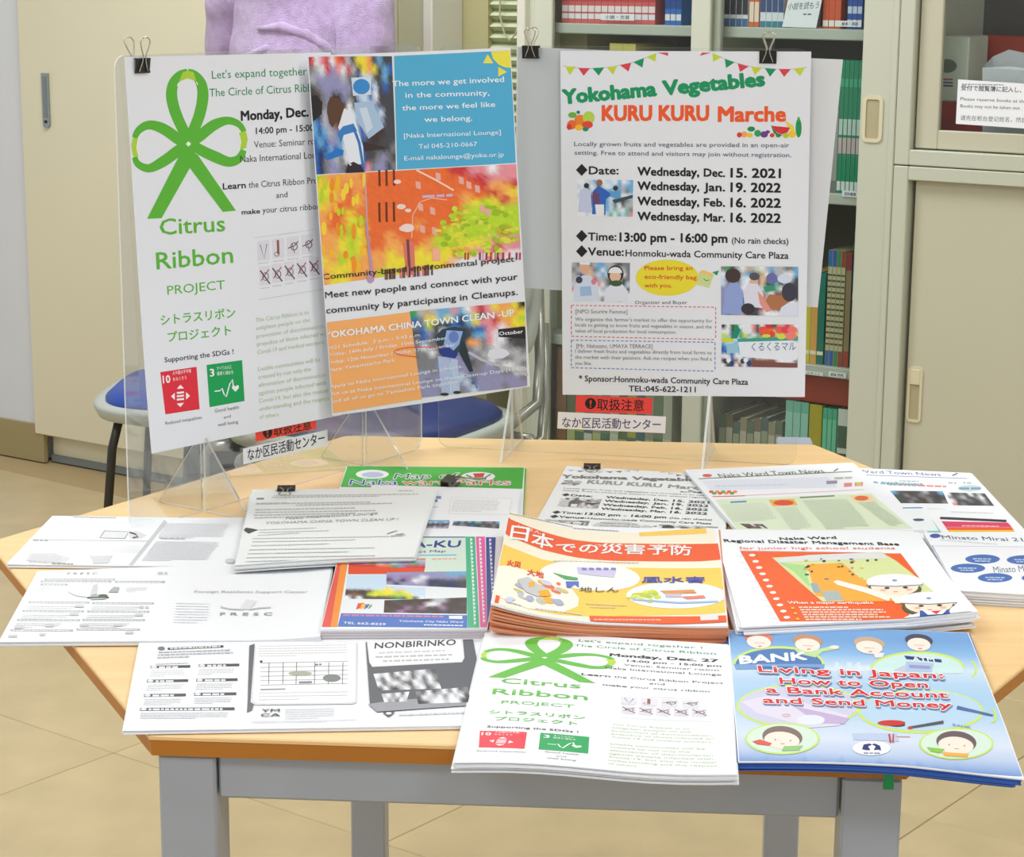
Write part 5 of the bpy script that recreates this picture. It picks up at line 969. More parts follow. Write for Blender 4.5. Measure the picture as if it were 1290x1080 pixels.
A.para('printing', (205, 288), (330, 292), (182, 312), 4, 4, (216, 218, 224), 0, seed=2); A.para('printing', (185, 320), (370, 325), (170, 342), 4, 3, (220, 222, 228), 0, seed=3); A.greek('printing', 122, 357, 182, 359, 6, (120, 122, 130), 1); A.para('printing', (122, 372), (540, 378), (105, 402), 5, 3, (222, 224, 230), 0, seed=4)
A.poly('printing', [(95, 430), (110, 405), (200, 402), (258, 420), (240, 440)], (212, 212, 216), 0); A.para('printing', (120, 412), (230, 418), (105, 436), 5, 4, (180, 180, 186), 1, seed=5); A.greek('printing', 190, 443, 275, 445, 4, (80, 100, 84), 1); A.poly('printing', [(330, 412), (418, 412), (400, 440), (345, 442)], (206, 208, 212), 0)
A.para('printing', (610, 295), (850, 298), (585, 345), 9, 3, (212, 214, 220), 0, seed=6); A.para('printing', (575, 362), (820, 366), (525, 430), 12, 3, (214, 216, 222), 0, seed=7); A.greek('printing', 590, 350, 690, 352, 6, (180, 182, 188), 1); A.ell('printing', 850, 433, 18, 9, (206, 208, 214), 1); A.greek('printing', 270, 270, 430, 274, 4, (206, 208, 214), 0)
put_art(top, s, A)

# --- green park map + clipped district sheet
s = lay([(437, 587), (661, 589), (657, 686), (404, 684)], .004)
top = stack('park_map', s, 3, .0012, ('green-headed park map folder at the back centre of the table', 'copy under the green-headed park map folder'), 'map', 'park maps at the back centre', cover=mat('green_card', (60, 176, 60), .5))
A = Art(s); A.at(400, 570, 4.031); GB = (64, 178, 56)
A.poly('green_header', [(140, 66), (1052, 72), (1040, 186), (100, 176)], GB, 0); A.line('green_header', [(1005, 188), (990, 420)], 5, (150, 210, 150), 0)
A.ell('green_header', 278, 112, 84, 23, WH, 1); A.ell('green_header', 280, 115, 56, 14, (190, 196, 226), 2); A.ell('green_header', 816, 123, 86, 23, WH, 1); A.poly('green_header', [(790, 108), (850, 106), (840, 128), (800, 130)], (226, 60, 50), 2); A.line('green_header', [(755, 115), (800, 136), (840, 136), (880, 112)], 6, (50, 110, 70), 2)
A.text('lettering', 'Map of', 385, 136, 708, 132, 28, WH, .075, 2, sh=.25); A.text('lettering', 'Map of', 385, 136, 708, 132, 28, (40, 120, 80), .004, 8, sh=.25)
for t_, x0, x1, c in (('Naka', 160, 405, (50, 60, 160)), ('ward', 428, 660, (226, 110, 60)), ('Parks', 690, 980, (226, 90, 80))): A.text('lettering', t_, x0, 166, x1, 166, 28, WH, .075, 2); A.text('lettering', t_, x0, 166, x1, 166, 28, c, .0, 8)
put_art(top, s, A)
s = lay([(468, 611), (654, 616), (648, 688), (448, 686)], .009)
top = stack('information_sheet', s, 4, .0010, ('white clipped district sheet with two small harbour photos, on the green map', 'sheet under the clipped district sheet'), 'sheet', 'clipped district sheets')
A = Art(s); A.at(400, 570, 4.031)
A.greek('printing', 590, 236, 628, 237, 14, (70, 90, 170), 0); A.greek('printing', 586, 252, 625, 253, 12, (50, 60, 100), 0); A.greek('printing', 580, 280, 612, 281, 4, md, 0); A.quad('printing', [(680, 228), (990, 236), (975, 318), (665, 312)], (226, 228, 232), 0); A.quad('printing', [(684, 231), (984, 239), (970, 315), (670, 309)], WH, 1); A.para('printing', (690, 245), (930, 250), (678, 300), 7, 4, (196, 198, 206), 2, seed=1)
A.mosaic('photo_print', [(556, 352), (672, 352), (664, 388), (548, 386)], ['cavacvcav', 'KgUKUgKUK', 'uKUgKuUgv', 'vGvavGvGv'], 0); A.mosaic('photo_print', [(692, 350), (925, 352), (922, 388), (684, 372)], ['cNcKcNecKgvKc', 'KNgKUNKNKKUgK', 'gKvgKbKUgKKgK'], 0); A.quad('photo_print', [(556, 345), (670, 345), (670, 353), (556, 353)], (110, 180, 220), 1)
put_art(top, s, A)
def clip_on(px, z, ang, label, w_=.02):
    P0 = hz(px[0], px[1], TZ+z); X = np.array([math.cos(ang), math.sin(ang), 0]); Y_ = np.array([0, 0, -1.]); Z_ = np.array([-math.sin(ang), math.cos(ang), 0]); clip(P0, X, Y_, Z_, label, w_, lying=True)
clip_on((561, 608), .010, math.radians(78), 'black binder clip on the district sheet over the green map', .034)

# --- district guide booklets (-KU)
s = lay([(432, 676), (634, 676), (614, 792), (404, 793)], .0125)
top = stack('booklet', s, 6, .0021, ('thick district guide booklet with red and orange stripe and coloured tabs', 'copy in the pile of district guide booklets with coloured tabs'), 'booklet', 'district guide booklets', cover=mat('booklet_edge', (214, 208, 214), .6), jit=.001)
A = Art(s); A.at(400, 570, 4.031)
A.poly('cover_print', [(160, 425), (755, 420), (758, 892), (100, 885)], (230, 236, 240), 0)
A.poly('cover_print', [(80, 430), (140, 430), (66, 888), (8, 888)], (228, 84, 70), 1); A.poly('cover_print', [(140, 430), (176, 430), (100, 888), (66, 888)], (240, 146, 54), 1)
A.poly('cover_print', [(158, 555), (548, 540), (544, 600), (535, 618), (155, 620)], (224, 76, 40), 1); A.mosaic('cover_print', [(165, 545), (548, 545), (546, 590), (160, 578)], ['cKvgvGvvvaG', 'gvGnavavvnv', 'rrrroonvrrr'], 2)
A.poly('cover_print', [(535, 422), (755, 422), (755, 608), (548, 608), (520, 540)], (214, 232, 220), 0); A.poly('cover_print', [(520, 424), (752, 424), (750, 434), (520, 434)], (40, 60, 140), 2)
A.text('lettering', 'NAKA-KU', 262, 486, 722, 482, 34, (40, 64, 150), .04, 3); A.text('lettering', 'District Map', 400, 514, 650, 508, 13, (50, 60, 110), .01, 3); A.line('cover_print', [(520, 524), (705, 522)], 5, (90, 180, 226), 2); A.greek('lettering', 580, 547, 705, 545, 7, (226, 150, 120), 3)
A.mosaic('cover_print', [(350, 610), (756, 605), (756, 690), (350, 672)], ['vvvvvvvvvccc', 'mvmmvwvvvvvg', 'BvBvwGBBKBKK', 'vBvvvvBKBBBK'], 1); A.poly('cover_print', [(150, 625), (352, 620), (352, 680), (548, 690), (545, 750), (140, 745)], (200, 224, 244), 0)
A.mosaic('cover_print', [(145, 680), (540, 688), (540, 748), (138, 745)], ['aaaaaaayaaaaaa', 'UUUUulyyytyaaa', 'UuUUlylylllyaa', 'wKwUKUKUKnKlKw'], 1); A.mosaic('cover_print', [(340, 752), (758, 738), (758, 822), (336, 815)], ['UKUUUUUGGKUU', 'UUKUKUwwKUUK', 'KUUmUmUUmUUU', 'UKmUKUKUKUKK'], 1)
for k, c in enumerate(((226, 80, 70), (246, 190, 60), (70, 110, 190), (120, 170, 80))): A.poly('cover_print', [(195+20*k, 800), (205+20*k, 768+3*k), (238+14*k, 765+3*k), (225+15*k, 790)], c, 2)
A.poly('cover_print', [(120, 818), (760, 828), (760, 893), (102, 886)], (74, 116, 196), 2); A.greek('cover_print', 130, 832, 640, 840, 9, (180, 70, 130), 3); A.quad('cover_print', [(668, 832), (735, 832), (735, 848), (668, 846)], WH, 3)
A.text('lettering', 'TEL 662-8229', 130, 872, 345, 880, 11, WH, .02, 4); A.text('lettering', 'Yokohama City Naka Ward', 412, 862, 738, 868, 10, WH, .01, 4); A.greek('lettering', 540, 880, 740, 884, 5, WH, 4)
A.poly('tab_stripes', [(752, 426), (800, 426), (822, 892), (762, 892)], (70, 182, 138), 1); A.poly('tab_stripes', [(804, 428), (850, 428), (862, 890), (826, 890)], (232, 96, 168), 1); A.poly('tab_stripes', [(855, 432), (905, 432), (915, 700), (865, 885)], (56, 76, 160), 1)
for x0, y0, x1, y1 in ((776, 438, 796, 880), (820, 438, 842, 870), (872, 440, 890, 800)): A.line('tab_stripes', [(x0+2*k*0+(x1-x0)*k/14., y0+(y1-y0)*k/14.) for k in range(15)], 2, (236, 238, 240), 2); A.dash('tab_stripes', x0+5, y0, x1+5, y1, 9, 12, (226, 238, 236), 2)
put_art(top, s, A)
# --- clipped text flyer
s = lay([(318, 617), (549, 615), (522, 707), (296, 712)], .014, lambda u, v: .004*np.clip(u, 0, 1)*np.clip(v, 0, 1)+.002*np.sin(u*3)*v)
top = stack('flyer', s, 8, .0009, ('grey text flyer held by a binder clip, left of the green map', 'copy in the clipped pile of grey text flyers'), 'flyer', 'clipped text flyers', m=PAPERG, jit=.0022)
A = Art(s); A.at(180, 440, 2.389); t1 = (160, 166, 164)
A.greek('printing', 342, 453, 372, 453, 5, (60, 70, 64), 0); A.greek('printing', 340, 468, 440, 466, 5, t1, 0, 3); A.greek('printing', 770, 428, 815, 428, 3, md, 0)
A.para('printing', (395, 443), (830, 438), (388, 448), 2, 3, t1, 0, seed=2)
for k, (x0, x1, y) in enumerate(((340, 690, 458), (460, 750, 462), (338, 640, 476), (338, 700, 484), (334, 640, 492), (336, 560, 500))): A.greek('printing', x0, y+10, x1, y+4, 3.2, t1, 0, seed=k+20)
A.text('printing', 'Naka International Lounge', 430, 514, 706, 498, 9, (150, 155, 155), .0); A.text('printing', 'YOKOHAMA CHINA TOWN CLEAN UP !', 368, 528, 768, 516, 8, (150, 155, 155), .0)
A.poly('printing', [(296, 545), (310, 538), (330, 541), (348, 545), (332, 550), (318, 556), (308, 550)], (60, 70, 62), 0)
for k, (x0, x1, y) in enumerate(((352, 520, 540), (350, 560, 548), (346, 470, 556), (330, 740, 566), (330, 640, 576), (326, 560, 588), (320, 700, 600), (316, 620, 612), (312, 700, 624), (308, 520, 636))): A.greek('printing', x0, y+6, x1, y, 2.4, (172, 178, 176), 0, seed=k+40)
A.line('printing', [(735, 558), (750, 552), (766, 548), (760, 560), (785, 557)], 2, (110, 116, 114), 0); A.greek('printing', 745, 566, 790, 563, 4, t1, 0)
put_art(top, s, A); clip_on((361, 618), .0125, 0.06, 'black binder clip on the grey text flyer at the back left')

# --- black and white market flyer
s = lay([(714, 587), (925, 600), (905, 712), (648, 706)], .004)
top = stack('flyer', s, 4, .0009, ('black and white copy of the vegetable market flyer under a binder clip', 'copy under the black and white vegetable market flyer'), 'flyer', 'black and white market flyers', m=PAPERG)
VEGS = A
put_art(top, s, [a for a in PENDING if a[0] is pv][0][2], recol=lambda C: np.clip(gray(C)*.9+.02, 0, 1)); clip_on((746, 590), .003, -.05, 'black binder clip on the black and white market flyer')

# --- orange booklets
lf = lambda u, v: .019*np.clip(1-np.clip(u, 0, 1)/.5, 0, 1)**2+.0015*np.sin(np.clip(u, 0, 1)*5)
s = lay([(641, 667), (905, 664), (917, 787), (618, 786)], .020, lf)
m_ob = mat('orange_booklet_edge', (226, 150, 110), .6)
top = stack('booklet', s, 9, .0020, ('top orange and yellow Japanese disaster prevention booklet, centre of the table', 'copy in the curling pile of orange and yellow Japanese booklets'), 'booklet', 'orange and yellow Japanese booklets', jit=.002, nseg=(30, 8), cover=m_ob, spread=.93)
A = Art(s); A.at(600, 570, 3.909); ORG_ = (238, 92, 36); YE = (250, 206, 90)
A.poly('cover_print', [(125, 262), (210, 300), (340, 345), (500, 385), (800, 398), (1170, 378), (1245, 840), (560, 850), (400, 836), (250, 800), (80, 742)], (246, 238, 216), 0)
A.poly('cover_print', [(126, 262), (150, 270), (148, 292), (122, 285)], YE, 1); A.poly('cover_print', [(800, 396), (1080, 376), (1130, 376), (1135, 400), (805, 414)], YE, 1)
A.poly('cover_print', [(118, 320), (200, 345), (330, 392), (480, 432), (640, 448), (900, 452), (1190, 450), (1205, 530), (1100, 538), (700, 536), (500, 520), (330, 482), (200, 430), (112, 400)], ORG_, 1)
A.text('lettering', '日', 165, 425, 252, 437, 64, WH, .02, 4); A.text('lettering', '本', 270, 455, 375, 478, 60, WH, .02, 4); A.text('lettering', 'での災害予防', 392, 492, 1058, 506, 42, WH, .02, 4); A.text('lettering', 'にほん', 205, 372, 320, 408, 14, WH, .0, 4); A.text('lettering', 'さいがい', 585, 468, 770, 468, 12, WH, .0, 4); A.text('lettering', 'よぼう', 880, 468, 1010, 470, 12, WH, .0, 4)
A.poly('cover_print', [(112, 452), (200, 480), (330, 530), (500, 556), (800, 570), (1205, 570), (1235, 790), (1100, 800), (560, 800), (400, 800), (250, 770), (92, 700)], YE, 1)
A.poly('cover_print', [(98, 560), (180, 560), (330, 610), (460, 660), (505, 720), (500, 760), (420, 792), (250, 770), (92, 705)], (250, 244, 226), 2)
A.ell('cover_print', 560, 610, 246, 72, (250, 248, 240), 3, rot=4, n=40); A.ell('cover_print', 985, 706, 246, 66, (232, 240, 246), 3, n=40)
A.greek('lettering', 145, 300, 480, 372, 4, (150, 130, 110), 3, 8); A.greek('lettering', 480, 378, 700, 392, 4, (150, 130, 110), 3, 9); A.greek('lettering', 380, 540, 800, 550, 5, (190, 180, 170), 4, 10)
A.text('lettering', '火災', 150, 558, 218, 572, 26, (222, 66, 34), .03, 5); A.text('lettering', '大地', 250, 604, 330, 622, 26, (222, 66, 34), .03, 5)
q = random.Random(3)
for k in range(26): A.ell('cover_print', q.uniform(150, 440), q.uniform(640, 745), q.uniform(8, 38), q.uniform(5, 16), [(196, 196, 206), (246, 180, 50), (170, 176, 206), (236, 120, 60), (214, 200, 130), (206, 210, 236)][k % 6], 4+(k % 3), n=9, rot=20)
A.poly('cover_print', [(205, 630), (255, 618), (300, 650), (340, 668), (360, 700), (300, 715), (240, 690)], (200, 200, 204), 7); A.poly('cover_print', [(255, 650), (285, 640), (290, 662), (262, 672)], (248, 176, 40), 8); A.poly('cover_print', [(300, 690), (355, 680), (370, 712), (320, 716)], (248, 176, 40), 8)
A.poly('cover_print', [(495, 568), (690, 580), (680, 620), (500, 600)], (206, 200, 232), 5)
for k in range(5): A.quad('cover_print', [(520+36*k, 572), (544+36*k, 574), (542+36*k, 586), (518+36*k, 584)], (130, 120, 190), 6)
A.poly('cover_print', [(375, 596), (440, 612), (500, 622), (500, 634), (440, 630)], (80, 170, 100), 6); A.poly('cover_print', [(440, 640), (505, 640), (505, 672), (485, 655), (465, 672), (445, 670)], (90, 110, 200), 6)
A.text('lettering', '地しん', 508, 690, 700, 692, 22, (90, 84, 60), .01, 6); A.text('lettering', '風水害', 815, 644, 1125, 644, 26, (64, 70, 170), .03, 6); A.greek('lettering', 540, 752, 740, 762, 6, (206, 170, 90), 4, 11); A.greek('lettering', 560, 768, 690, 772, 6, (206, 170, 90), 4, 12)
for k in range(14): A.ell('cover_print', q.uniform(760, 900), q.uniform(690, 740), q.uniform(10, 30), q.uniform(5, 12), [(206, 216, 60), (190, 206, 60), (226, 226, 90)][k % 3], 4+(k % 2), n=9)
A.poly('cover_print', [(905, 686), (1070, 680), (1085, 698), (930, 700)], (222, 150, 90), 5); A.poly('cover_print', [(930, 700), (1010, 700), (1010, 718), (935, 718)], (206, 190, 200), 5); A.poly('cover_print', [(1010, 715), (1120, 708), (1130, 722), (1040, 728)], (230, 130, 110), 5); A.line('cover_print', [(770, 728), (1000, 745), (1190, 738)], 8, (160, 190, 226), 5)
A.poly('cover_print', [(556, 808), (1245, 806), (1247, 838), (900, 850), (560, 850)], ORG_, 3); A.greek('cover_print', 580, 830, 915, 832, 6, (246, 190, 160), 4, 13); A.quad('cover_print', [(1100, 802), (1190, 800), (1192, 828), (1105, 832)], (226, 226, 226), 4)
A.greek('lettering', 150, 740, 220, 760, 5, (180, 170, 190), 4); A.greek('lettering', 290, 775, 520, 806, 5, (180, 176, 190), 4)
A.poly('cover_print', [(98, 706), (116, 712), (108, 745), (90, 742)], ORG_, 4)
put_art(top, s, A, step=.00012)

# --- newsletters at the back right
def news(A, second=False):
    pass
s = lay([(1040, 588), (1223, 596), (1316, 694), (1118, 690)], .005)
top = stack('newsletter', s, 4, .0009, ('ward newsletter with two dark town photos at the back right', 'copy under the newsletter with dark town photos'), 'newsletter', 'newsletters with dark photos')
A = Art(s); A.at(850, 570, 2.932)
A.text('lettering', 'Naka Ward Town News', 590, 72, 985, 88, 12, (76, 84, 150), .0, sh=.2); A.line('lettering', [(640, 82), (1080, 97)], 2, (120, 126, 170), 1); A.line('lettering', [(1025, 86), (1045, 78)], 4, (60, 70, 120), 1)
A.text('lettering', 'The typhoons', 690, 112, 920, 122, 10, (70, 150, 170), .02); A.greek('lettering', 790, 122, 1010, 130, 6, (220, 90, 90), 1, 4); A.greek('lettering', 760, 118, 900, 124, 5, (60, 150, 180), 1, 5)
A.mosaic('photo_print', [(795, 142), (990, 144), (1010, 190), (835, 188)], ['cKKUKKGKKc', 'KUgUKgUKUK', 'NKUgUUgKUK', 'KKgUKUgKKg'], 0); A.mosaic('photo_print', [(998, 148), (1145, 152), (1180, 198), (1030, 196)], ['wKKgKwKGK', 'gKgGKKgwK', 'wKKUgKKGK', 'pKgKUKKgK'], 0)
A.ell('photo_print', 1090, 133, 44, 12, (190, 216, 214), 0); A.greek('photo_print', 1050, 138, 1130, 138, 8, (80, 110, 150), 2)
A.poly('photo_print', [(870, 206), (920, 205), (985, 296), (935, 296)], (120, 206, 190), 0); A.poly('photo_print', [(830, 206), (925, 206), (975, 290), (890, 292)], (238, 244, 246), 1); A.line('photo_print', [(842, 206), (915, 205)], 4, (80, 130, 190), 2); A.ell('photo_print', 900, 250, 22, 5, (80, 90, 120), 3)
A.line('photo_print', [(980, 243), (1225, 254)], 9, (60, 56, 60), 1); A.poly('photo_print', [(985, 255), (1230, 260), (1245, 276), (1000, 276)], (222, 60, 110), 1); A.poly('photo_print', [(1000, 277), (1245, 277), (1252, 288), (1008, 288)], (240, 90, 50), 1); A.poly('photo_print', [(1008, 288), (1252, 288), (1258, 294), (1012, 294)], (240, 206, 50), 1); A.greek('photo_print', 1060, 274, 1200, 276, 4, (246, 190, 200), 2)
for x in (1010, 1065): A.greek('lettering', x, 116, x+30, 117, 6, (160, 164, 170), 1)
A.para('lettering', (830, 108), (990, 112), (835, 108), 1, 4, md, 1); A.greek('lettering', 1020, 222, 1180, 228, 4, lt, 1); A.quad('photo_print', [(930, 203), (990, 203), (1000, 210), (936, 210)], (236, 240, 242), 2)
put_art(top, s, A)
s = lay([(862, 592), (1074, 583), (1164, 668), (930, 670)], .0085)
top = stack('newsletter', s, 5, .0009, ('ward newsletter with pale green text columns, left of the dark photo newsletter', 'copy under the newsletter with pale green columns'), 'newsletter', 'newsletters with pale green columns')
A = Art(s); A.at(850, 570, 2.932)
A.text('lettering', 'Naka Ward Town News', 168, 94, 555, 76, 15, (60, 76, 64), .0, sh=.15); A.line('lettering', [(88, 98), (655, 71)], 3, (110, 130, 110), 1); A.ell('lettering', 120, 86, 18, 6, (230, 100, 90), 1); A.line('lettering', [(588, 70), (604, 60)], 4, (60, 76, 64), 1)
A.poly('photo_print', [(100, 105), (560, 92), (590, 110), (600, 130), (130, 140)], (226, 230, 242), 0); A.greek('lettering', 150, 128, 420, 122, 5, (190, 196, 220), 1); A.greek('lettering', 560, 118, 600, 116, 12, (110, 96, 130), 1); A.greek('lettering', 625, 128, 695, 124, 14, (216, 90, 90), 1); A.greek('lettering', 590, 100, 660, 97, 7, (150, 156, 150), 1); A.ell('photo_print', 680, 118, 10, 7, (206, 206, 90), 2)
for k in range(9): A.ell('photo_print', 135+11*k, 146+(k % 2)*6, 9, 5, [(226, 90, 60), (90, 170, 80), (240, 150, 60)][k % 3], 2, n=8)
A.line('photo_print', [(140, 164), (260, 161)], 3, (226, 70, 60), 1); A.line('photo_print', [(260, 160), (700, 138)], 1.5, (236, 160, 150), 1)
A.poly('photo_print', [(150, 175), (725, 152), (880, 282), (285, 298), (220, 286)], (222, 234, 206), 0); A.quad('photo_print', [(346, 176), (440, 172), (455, 196), (362, 200)], (238, 180, 90), 1); A.ell('photo_print', 402, 187, 38, 10, (224, 80, 50), 2); A.quad('photo_print', [(645, 160), (725, 158), (742, 182), (665, 184)], (240, 214, 170), 1); A.ell('photo_print', 690, 170, 26, 9, (230, 110, 60), 2)
A.mosaic('photo_print', [(240, 264), (325, 266), (345, 282), (270, 282)], ['KuUwKuK', 'UKuKUwK'], 2); A.line('lettering', [(205, 185), (265, 182)], 6, (90, 140, 200), 1); A.line('lettering', [(462, 168), (590, 161)], 5, (110, 130, 110), 1)
A.para('lettering', (170, 196), (340, 190), (215, 256), 13, 2.6, (188, 202, 176), 1, seed=3); A.para('lettering', (370, 208), (455, 205), (430, 286), 14, 2.6, (188, 202, 176), 1, seed=4); A.para('lettering', (470, 182), (640, 176), (560, 284), 17, 2.6, (188, 202, 176), 1, seed=5); A.para('lettering', (680, 190), (745, 188), (790, 272), 14, 2.6, (188, 202, 176), 1, seed=6)
put_art(top, s, A)
# --- Minato Mirai pile at the right edge
s = lay([(1163, 671), (1408, 672), (1452, 758), (1206, 744)], .0135)
top = stack('brochure', s, 12, .0012, ('top brochure with blue ovals at the right table corner', 'copy in the thick pile of brochures with blue ovals'), 'brochure', 'brochures with blue ovals', jit=.0015)
A = Art(s); A.at(850, 570, 2.932)
A.text('lettering', 'Minato Mirai 21', 990, 320, 1288, 330, 14, (80, 96, 120), .01); A.ell('lettering', 962, 309, 20, 8, (70, 90, 170), 1); A.line('lettering', [(950, 344), (1032, 492)], 3, (110, 120, 190), 1); A.line('lettering', [(955, 346), (1320, 350)], 2, (206, 206, 226), 1); A.greek('lettering', 980, 326, 1190, 342, 4, (190, 196, 206), 1, 2); A.poly('oval_print', [(960, 350), (1330, 354), (1350, 500), (1035, 490)], (240, 240, 246), 0)
for x, y in ((1137, 395), (1083, 429), (1183, 464), (1290, 398), (1345, 465)): A.ell('oval_print', x, y, 64, 17, (72, 110, 180), 2, n=28); A.greek('oval_print', x-36, y+1, x+36, y+2, 4, (170, 190, 226), 3); A.greek('oval_print', x-28, y+9, x+28, y+10, 4, (170, 190, 226), 3)
A.text('lettering', 'Minato Mirai', 1180, 446, 1330, 440, 24, (96, 106, 130), -.004, sh=.3)
put_art(top, s, A)
# --- disaster base leaflets
s = lay([(899, 667), (1150, 669), (1232, 776), (934, 790)], .0165, lambda u, v: .004*np.clip((v-.6)/.4, 0, 1)*np.clip((u-.7)/.3, 0, 1))
top = stack('leaflet', s, 9, .0017, ('white and orange disaster base leaflet with two helmeted girls', 'copy in the fanned pile under the helmeted girls leaflet'), 'leaflet', 'orange disaster base leaflets', jit=.004, ang=.03, shift=(-.0006, 0))
A = Art(s); A.at(850, 570, 2.932)
A.text('headline', 'Naka Ward', 390, 325, 598, 320, 10, (44, 44, 46), .045); A.text('headline', 'Regional Disaster Management Base', 184, 332, 830, 345, 11, (44, 44, 46), .045); A.text('lettering', 'Handbook for junior high school students', 210, 340, 815, 352, 10, (234, 120, 90), .02) if False else A.text('lettering', 'for junior high school students', 240, 359, 815, 359, 9, (234, 120, 110), .02)
A.poly('orange_panel', [(242, 366), (835, 374), (905, 466), (860, 620), (390, 626)], (236, 96, 36), 0); A.line('orange_panel', [(240, 364), (770, 372)], 2, (226, 150, 130), 1)
for k in range(11): x = 278+12.8*k; y = 381+23*k; A.ell('orange_panel', x+8, y, 12, 5, WH, 2, n=12); A.greek('lettering', x-50, y+4, x-20, y+8, 2.5, (190, 192, 196), 1)
A.poly('map_print', [(360, 390), (760, 368), (815, 400), (905, 470), (990, 545), (760, 548), (545, 552)], (214, 222, 160), 1); A.poly('map_print', [(368, 396), (500, 380), (760, 370), (790, 392), (600, 398), (385, 408)], (220, 222, 224), 2); A.poly('map_print', [(490, 415), (620, 410), (690, 470), (830, 500), (900, 548), (640, 552), (520, 530)], (246, 170, 60), 2)
A.poly('map_print', [(385, 408), (480, 418), (500, 500), (440, 440)], (170, 214, 140), 3)
q = random.Random(9)
for k in range(26): A.ell('map_print', q.uniform(480, 780), q.uniform(395, 470), q.uniform(4, 10), q.uniform(2, 4.5), [(60, 90, 60), (230, 150, 60), (90, 110, 160), (200, 200, 90), (60, 60, 70)][k % 5], 4, n=8)
A.poly('map_print', [(540, 515), (600, 512), (625, 545), (560, 550)], (170, 180, 180), 3); A.poly('map_print', [(500, 486), (525, 484), (540, 518), (515, 520)], (150, 170, 180), 3)
for (cx_, cy_, k_, dx) in ((812, 486, 1.0, 0), (938, 552, 1.0, 0)):
    A.ell('girls_print', cx_, cy_+22, 100, 34, (90, 84, 60), 4, n=26); A.ell('girls_print', cx_, cy_+12, 88, 34, (250, 226, 206), 5, n=26); A.ell('girls_print', cx_, cy_-4, 104, 30, WH, 6, a0=180, a1=360, n=26); A.poly('girls_print', [(cx_-104, cy_-4), (cx_+104, cy_-4), (cx_+98, cy_+10), (cx_-98, cy_+10)], WH, 6)
    A.line('girls_print', [(cx_-104, cy_+8), (cx_, cy_+12), (cx_+104, cy_+6)], 3, (120, 120, 130), 7); A.ell('girls_print', cx_-28, cy_+18, 10, 4, (60, 50, 60), 7, n=10); A.ell('girls_print', cx_+40, cy_+16, 10, 4, (60, 50, 60), 7, n=10); A.ell('girls_print', cx_-42, cy_+26, 12, 4, (240, 180, 160), 7, n=10); A.ell('girls_print', cx_+54, cy_+24, 12, 4, (240, 180, 160), 7, n=10); A.line('girls_print', [(cx_-4, cy_+32), (cx_+12, cy_+32)], 2.5, (214, 90, 80), 7); A.ell('girls_print', cx_, cy_-10, 10, 4, (120, 150, 200), 7, n=10)
A.poly('girls_print', [(585, 480), (600, 474), (720, 505), (800, 535), (790, 552), (700, 520), (600, 492)], (248, 236, 226), 5); A.poly('girls_print', [(790, 530), (880, 525), (850, 560), (815, 560)], (236, 240, 226), 4)
A.poly('girls_print', [(905, 588), (1010, 584), (1030, 618), (960, 630), (905, 622)], (44, 84, 170), 8); A.poly('girls_print', [(915, 588), (1005, 585), (990, 602), (935, 604)], WH, 9); A.poly('girls_print', [(945, 590), (985, 588), (966, 602)], (220, 60, 60), 10); A.poly('girls_print', [(855, 610), (905, 595), (905, 625), (870, 645), (850, 640)], (246, 246, 248), 8); A.ell('girls_print', 1055, 595, 42, 30, (240, 242, 246), 7); A.poly('girls_print', [(890, 630), (1020, 626), (1010, 640), (895, 642)], (44, 84, 170), 8)
A.text('lettering', 'When a major earthquake', 420, 562, 735, 562, 10, WH, .02, 5)
for k in range(6): A.greek('lettering', 458+5*k, 577+9*k, [640, 770, 780, 750, 800, 690][k], 577+9*k, 5, (250, 214, 196), 3, k+60)
for k in range(3): A.ell('lettering', 436+9*k, 578+20*k, 7, 4, (246, 190, 50), 5, n=8)
put_art(top, s, A, step=.00008)
# --- citrus ribbon flyers (front centre)
s = lay([(612, 793), (917, 812), (928, 976), (571, 961)], .009, lambda u, v: .002*np.sin(np.clip(u, 0, 1)*6.3)*np.clip(v, 0, 1))
top = stack('flyer', s, 9, .0009, ('white flyer with flattened green ribbon emblem, front centre of the table', 'copy under the green ribbon flyer'), 'flyer', 'green ribbon flyers', jit=.0022)
put_art(top, s, CIT, recol=lambda C: np.clip(C*1.02+.02, 0, 1))
# --- bank booklets (front right)
lb = lambda u, v: .002*np.sin(np.clip(u, 0, 1)*4)-.004*np.clip((v-.7)/.3, 0, 1)*np.clip((u-.6)/.4, 0, 1)
s = lay([(917, 794), (1220, 795), (1291, 973), (930, 960)], .008, lb)
m_bl = mat('blue_booklet_edge', (52, 96, 180), .4)
top = stack('booklet', s, 6, .0012, ('glossy blue bank account booklet, front right of the table', 'copy in the fanned pile of blue bank booklets'), 'booklet', 'blue bank booklets', jit=.002, ang=.014, cover=m_bl, shift=(-.0014, .0), nseg=(24, 24))
A = Art(s); A.at(900, 770, 3.308)
q_ = s
V6 = [(56, 78), (1060, 82), (1292, 672), (98, 612)]
def lerpq(u, v): a = np.array(V6, float); return tuple((1-u)*(1-v)*a[0]+u*(1-v)*a[1]+u*v*a[2]+(1-u)*v*a[3])
rows_ = [(112, 160, 214), (112, 160, 214), (140, 184, 228), (206, 224, 242), (178, 208, 236), (170, 204, 234), (176, 208, 236), (200, 218, 240), (214, 224, 242), (190, 206, 234), (120, 156, 214)]
P = []; C = []; F = []
for j, c in enumerate(rows_):
    for i in range(9): P.append(lerpq(-.03+1.06*i/8, -.03+1.06*j/10)); C.append(lin(c))
for j in range(10):
    for i in range(8): a = j*9+i; F += [(a, a+1, a+10), (a, a+10, a+9)]
A.it.append(['cover_print', A.T(P), F, np.array(C), 0])
q = random.Random(4)
